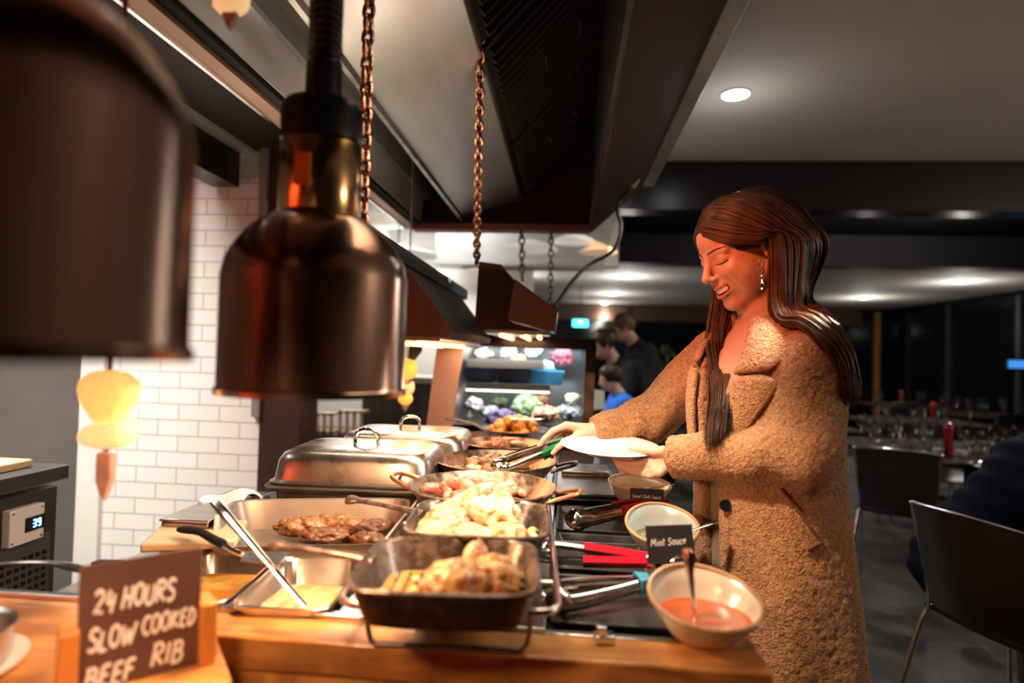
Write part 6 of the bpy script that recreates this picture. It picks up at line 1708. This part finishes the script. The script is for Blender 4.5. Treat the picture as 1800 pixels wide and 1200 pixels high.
# ---- simpler figures
def figure(label, loc, rz, hgt, lean, skin, hairc, top, bottom, arms, hair_r=1., seed=1, hair_long=0., head_tilt=.25, glasses=False):
    """standing figure facing +x; arms: two lists of elbow, wrist places in units of the height"""
    t = thing('person', label, 'person', loc=loc, rz=rz)
    k = hgt
    hip = np.array((0, 0, .50)) * k; chest = np.array((math.sin(lean) * .24, 0, .50 + math.cos(lean) * .24)) * k
    neck = np.array((math.sin(lean) * .33, 0, .50 + math.cos(lean) * .33)) * k
    head = neck + np.array((.045 + .05 * math.sin(lean), 0, .085)) * k
    fw_ = np.array((math.cos(head_tilt), 0, -math.sin(head_tilt))); upv = np.array((math.sin(head_tilt), 0, math.cos(head_tilt)))
    def HPt(f, l, u): return head + (fw_ * f + upv * u + np.array((0, l, 0))) * k
    sh = [chest + np.array((0, s * .105, .05)) * k for s in (1, -1)]
    arm = [[sh[i]] + [np.array(p) * k for p in arms[i]] for i in (0, 1)]
    lo, hi = np.array((-.35, -.35, -.01)) * k, np.array((.5, .35, 1.08)) * k
    def skin_f(X, Y, Z):
        d = sd_ell(X, Y, Z, tuple(HPt(-.004, 0, .012)), (.053 * k, .044 * k, .056 * k))
        d = smin(d, sd_ell(X, Y, Z, tuple(HPt(.016, 0, -.022)), (.037 * k, .034 * k, .046 * k)), .015 * k)
        d = smin(d, sd_cone(X, Y, Z, HPt(.050, 0, .0), HPt(.062, 0, -.018), .005 * k, .007 * k), .006 * k)
        for s in (-1, 1):
            d = smin(d, sd_ell(X, Y, Z, tuple(HPt(-.005, s * .043, -.004)), (.010 * k, .006 * k, .017 * k)), .004 * k)
        d = smin(d, sd_cone(X, Y, Z, HPt(-.012, 0, -.03), neck, .03 * k, .032 * k), .012 * k)
        for a in arm:
            d = smin(d, sd_cone(X, Y, Z, a[1], a[2], .022 * k, .016 * k), .01 * k)
            dr = (a[2] - a[1]) / np.linalg.norm(a[2] - a[1])
            d = smin(d, sd_cone(X, Y, Z, a[2], a[2] + dr * .05 * k, .018 * k, .016 * k), .01 * k)
            for q_ in (-1.5, -.5, .5, 1.5):
                o_ = np.array((0, .008 * q_, 0)) * k
                d = smin(d, sd_cone(X, Y, Z, a[2] + dr * .05 * k + o_, a[2] + dr * .10 * k + o_ * 1.3 + np.array((0, 0, -.012)) * k, .0058 * k, .0045 * k), .003 * k)
            d = smin(d, sd_cone(X, Y, Z, a[2] + dr * .02 * k, a[2] + dr * .045 * k + np.array((.0, .0, .03)) * k, .007 * k, .005 * k), .004 * k)
        d = smin(d, sd_cone(X, Y, Z, neck, hip, .035 * k, .06 * k), .02 * k)
        return d
    p, f = surf_nets(skin_f, lo, hi, .0065 * k)
    b = np_mesh('body', p, f, SKIN, t); col_attr(b, np.tile(np.array([skin]), (len(p), 1)))
    def top_f(X, Y, Z):
        d = sd_cone(X, Y * .72, Z, hip * 1.0, chest * np.array((1, .72, 1)), .082 * k, .088 * k)
        d = smin(d, sd_cone(X, Y, Z, sh[0], sh[1], .045 * k, .045 * k), .03 * k)
        d = smin(d, sd_cone(X, Y, Z, neck - np.array((0, 0, .02)) * k, neck + np.array((0, 0, .004)) * k, .04 * k, .038 * k), .02 * k)
        for a in arm:
            d = smin(d, sd_cone(X, Y, Z, a[0], a[1], .042 * k, .034 * k), .02 * k)
            d = smin(d, sd_cone(X, Y, Z, a[1], a[1] + (a[2] - a[1]) * .9, .034 * k, .027 * k), .02 * k)
        return d + .004 * k * np.sin(Z * 38 / k + X * 25 / k)
    p, f = surf_nets(top_f, lo, hi, .010 * k); np_mesh('top', p, f, top, t)
    def bot_f(X, Y, Z):
        d = None
        for s in (-1, 1):
            e = smin(sd_cone(X, Y, Z, (hip[0], s * .045 * k, .49 * k), (.01, s * .05 * k, .27 * k), .062 * k, .042 * k), sd_cone(X, Y, Z, (.01, s * .05 * k, .27 * k), (0, s * .05 * k, .035 * k), .042 * k, .030 * k), .02 * k)
            e = smin(e, sd_cone(X, Y, Z, (0, s * .05 * k, .022 * k), (.085 * k, s * .055 * k, .018 * k), .026 * k, .02 * k), .01 * k)
            d = e if d is None else smin(d, e, .02 * k)
        return d
    p, f = surf_nets(bot_f, lo, hi, .011 * k); np_mesh('trousers', p, f, bottom, t)
    def hair_f(X, Y, Z):
        d = sd_ell(X, Y, Z, tuple(HPt(-.010, 0, .018)), (.060 * k * hair_r, .052 * k * hair_r, .060 * k * hair_r))
        cut = sd_ell(X, Y, Z, tuple(HPt(.062, 0, -.022)), (.052 * k, .060 * k, .056 * k))
        d = smax(d, -cut, .006 * k)
        q_ = HPt(0, 0, -.018); d = np.maximum(d, (q_[2] - Z))
        if hair_long:
            d = smin(d, sd_ell(X, Y, Z, tuple(HPt(-.068, 0, .035)), (.026 * k, .026 * k, .026 * k)), .012 * k)
        return d
    p, f = surf_nets(hair_f, tuple(head - .11 * k), tuple(head + .11 * k), .005 * k); p = np_noise_disp(p, f, .003 * k, 60 / k); np_mesh('hair', p, f, hairc, t)
    mb = MB()
    for s in (-1, 1): mb.ball(tuple(HPt(.046, s * .018, .004)), .0052 * k, 6)
    mb.build('eyes', mat('eye_dark', (.03, .02, .016), .3), t)
    if glasses:
        mb = MB()
        for s in (-1, 1):
            c = Vector(HPt(.053, s * .019, .003))
            mb.loop([c + Vector(upv) * (.011 * k * math.sin(2 * PI * q_ / 16)) + Vector((0, .015 * k * math.cos(2 * PI * q_ / 16), 0)) for q_ in range(16)], .0016 * k, 6)
            mb.tube([c + Vector((0, s * .015 * k, 0)), Vector(HPt(0, s * .045, .006))], .0014 * k, 5)
        mb.build('glasses', M_BLACKM, t)
    return t
H_DARK = hair_mat('hair_black', (.016, .010, .008), (.03, .018, .012)); H_BRN = hair_mat('hair_mid_brown', (.16, .085, .045), (.09, .045, .022))
C_BLACK = mat('top_black', (.004, .004, .005), .85, c2=(.006, .006, .007), ns=8, spec=.2); C_BLUE = mat('hoodie_blue', (.005, .14, .62), .8, c2=(.004, .10, .48), ns=8)
C_DGREY = mat('jacket_charcoal', (.010, .010, .012), .8, c2=(.016, .016, .018), ns=8, spec=.2); C_JEAN = mat('trousers_dark', (.012, .014, .022), .8, c2=(.016, .018, .028), ns=20)
def place(px, py, Y, hgt, lean, rz):
    """ground place that puts the head at the pixel"""
    p = PY(px, py, Y)
    dx = (math.sin(lean) * .33 + .05) * hgt
    return (p.x - dx * math.cos(rz), p.y - dx * math.sin(rz), 0)
rz = R(200)
figure('adult in a black top with dark tied hair leaning over the child in blue', place(1066, 596, 4.85, 1.62, .50, rz), rz, 1.62, .50, (.50, .29, .21), H_DARK, C_BLACK, C_JEAN,
       [[(.20, .17, .60), (.30, .10, .50)], [(.16, -.17, .56), (.24, -.12, .47)]], hair_long=1., head_tilt=.45, glasses=True)
rz = R(185)
figure('adult in a charcoal jacket with short brown hair behind the one in black', place(1100, 580, 5.75, 1.80, .42, rz), rz, 1.80, .42, (.55, .33, .25), H_BRN, C_DGREY, C_JEAN,
       [[(.10, .17, .60), (.2, .12, .5)], [(.10, -.17, .60), (.2, -.12, .5)]], head_tilt=.4)
rz = R(188)
ck = figure('small child in a bright blue hoodie beside the display case', place(1072, 655, 4.35, 1.28, .12, rz), rz, 1.28, .12, (.60, .34, .24), H_DARK, C_BLUE, C_JEAN,
       [[(.06, .15, .60), (.18, .09, .56)], [(.06, -.15, .60), (.18, -.08, .56)]], hair_r=1.06, head_tilt=.25)
p = PY(1050, 705, 4.2)
tag(MB().prism([(-.05, -.06), (.05, -.05), (.045, .07), (-.03, .08)], 'y', -.004, .004).build('paper_sheet', M_CHALK), 'white sheet of paper held by the child in blue', 'paper').location = p
# person leaning on the nearest chair, mostly out of the frame
nv = thing('person', 'person in a dark navy jacket leaning away on the chair nearest the camera', 'person', loc=(1.42, 2.47, 0))
def navy_f(X, Y, Z):
    d = sd_cone(X, Y * .85, Z, (.10, .0, .56), (.42, .02, .90), .17, .18)
    d = smin(d, sd_cone(X, Y, Z, (.34, -.16, .92), (.44, .20, .93), .10, .10), .06)
    d = smin(d, sd_cone(X, Y, Z, (.44, .22, .92), (.60, .32, .68), .075, .062), .05)
    return d + .006 * np.sin(X * 40 + Z * 60)
p_, f_n = surf_nets(navy_f, (-.15, -.4, .35), (.9, .55, 1.2), .014); np_mesh('jacket', p_, f_n, mat('jacket_navy', (.004, .006, .014), .75, c2=(.006, .009, .018), ns=8, spec=.03), nv)
def nb_f(X, Y, Z):
    d = sd_ell(X, Y, Z, (.66, .06, 1.13), (.095, .078, .105))
    d = smin(d, sd_cone(X, Y, Z, (.62, .05, 1.06), (.45, .02, .92), .05, .06), .03)
    d = smin(d, sd_cone(X, Y, Z, (.45, .02, .92), (.10, 0, .56), .08, .1), .03)
    for s, y in ((-1, -.1), (1, .12)):
        d = smin(d, sd_cone(X, Y, Z, (.08, y, .52), (.48, y + .1, .52), .075, .06), .03)
        d = smin(d, sd_cone(X, Y, Z, (.48, y + .1, .52), (.50, y + .1, .06), .055, .04), .03)
        d = smin(d, sd_cone(X, Y, Z, (.50, y + .1, .04), (.64, y + .12, .035), .04, .03), .02)
    return d
p_, f_n = surf_nets(nb_f, (-.12, -.4, -.01), (.9, .5, 1.3), .013); b = np_mesh('body', p_, f_n, SKIN, nv)
cl_ = np.tile(np.array([[.5, .3, .22]]), (len(p_), 1)); cl_[p_[:, 2] < .7] = (.012, .014, .02); col_attr(b, cl_)
p_, f_n = surf_nets(lambda X, Y, Z: smax(sd_ell(X, Y, Z, (.65, .06, 1.15), (.105, .088, .112)), -sd_ell(X, Y, Z, (.76, .07, 1.08), (.08, .09, .1)), .01), (.5, -.1, .95), (.85, .25, 1.32), .01)
np_mesh('hair', p_, f_n, H_DARK, nv)
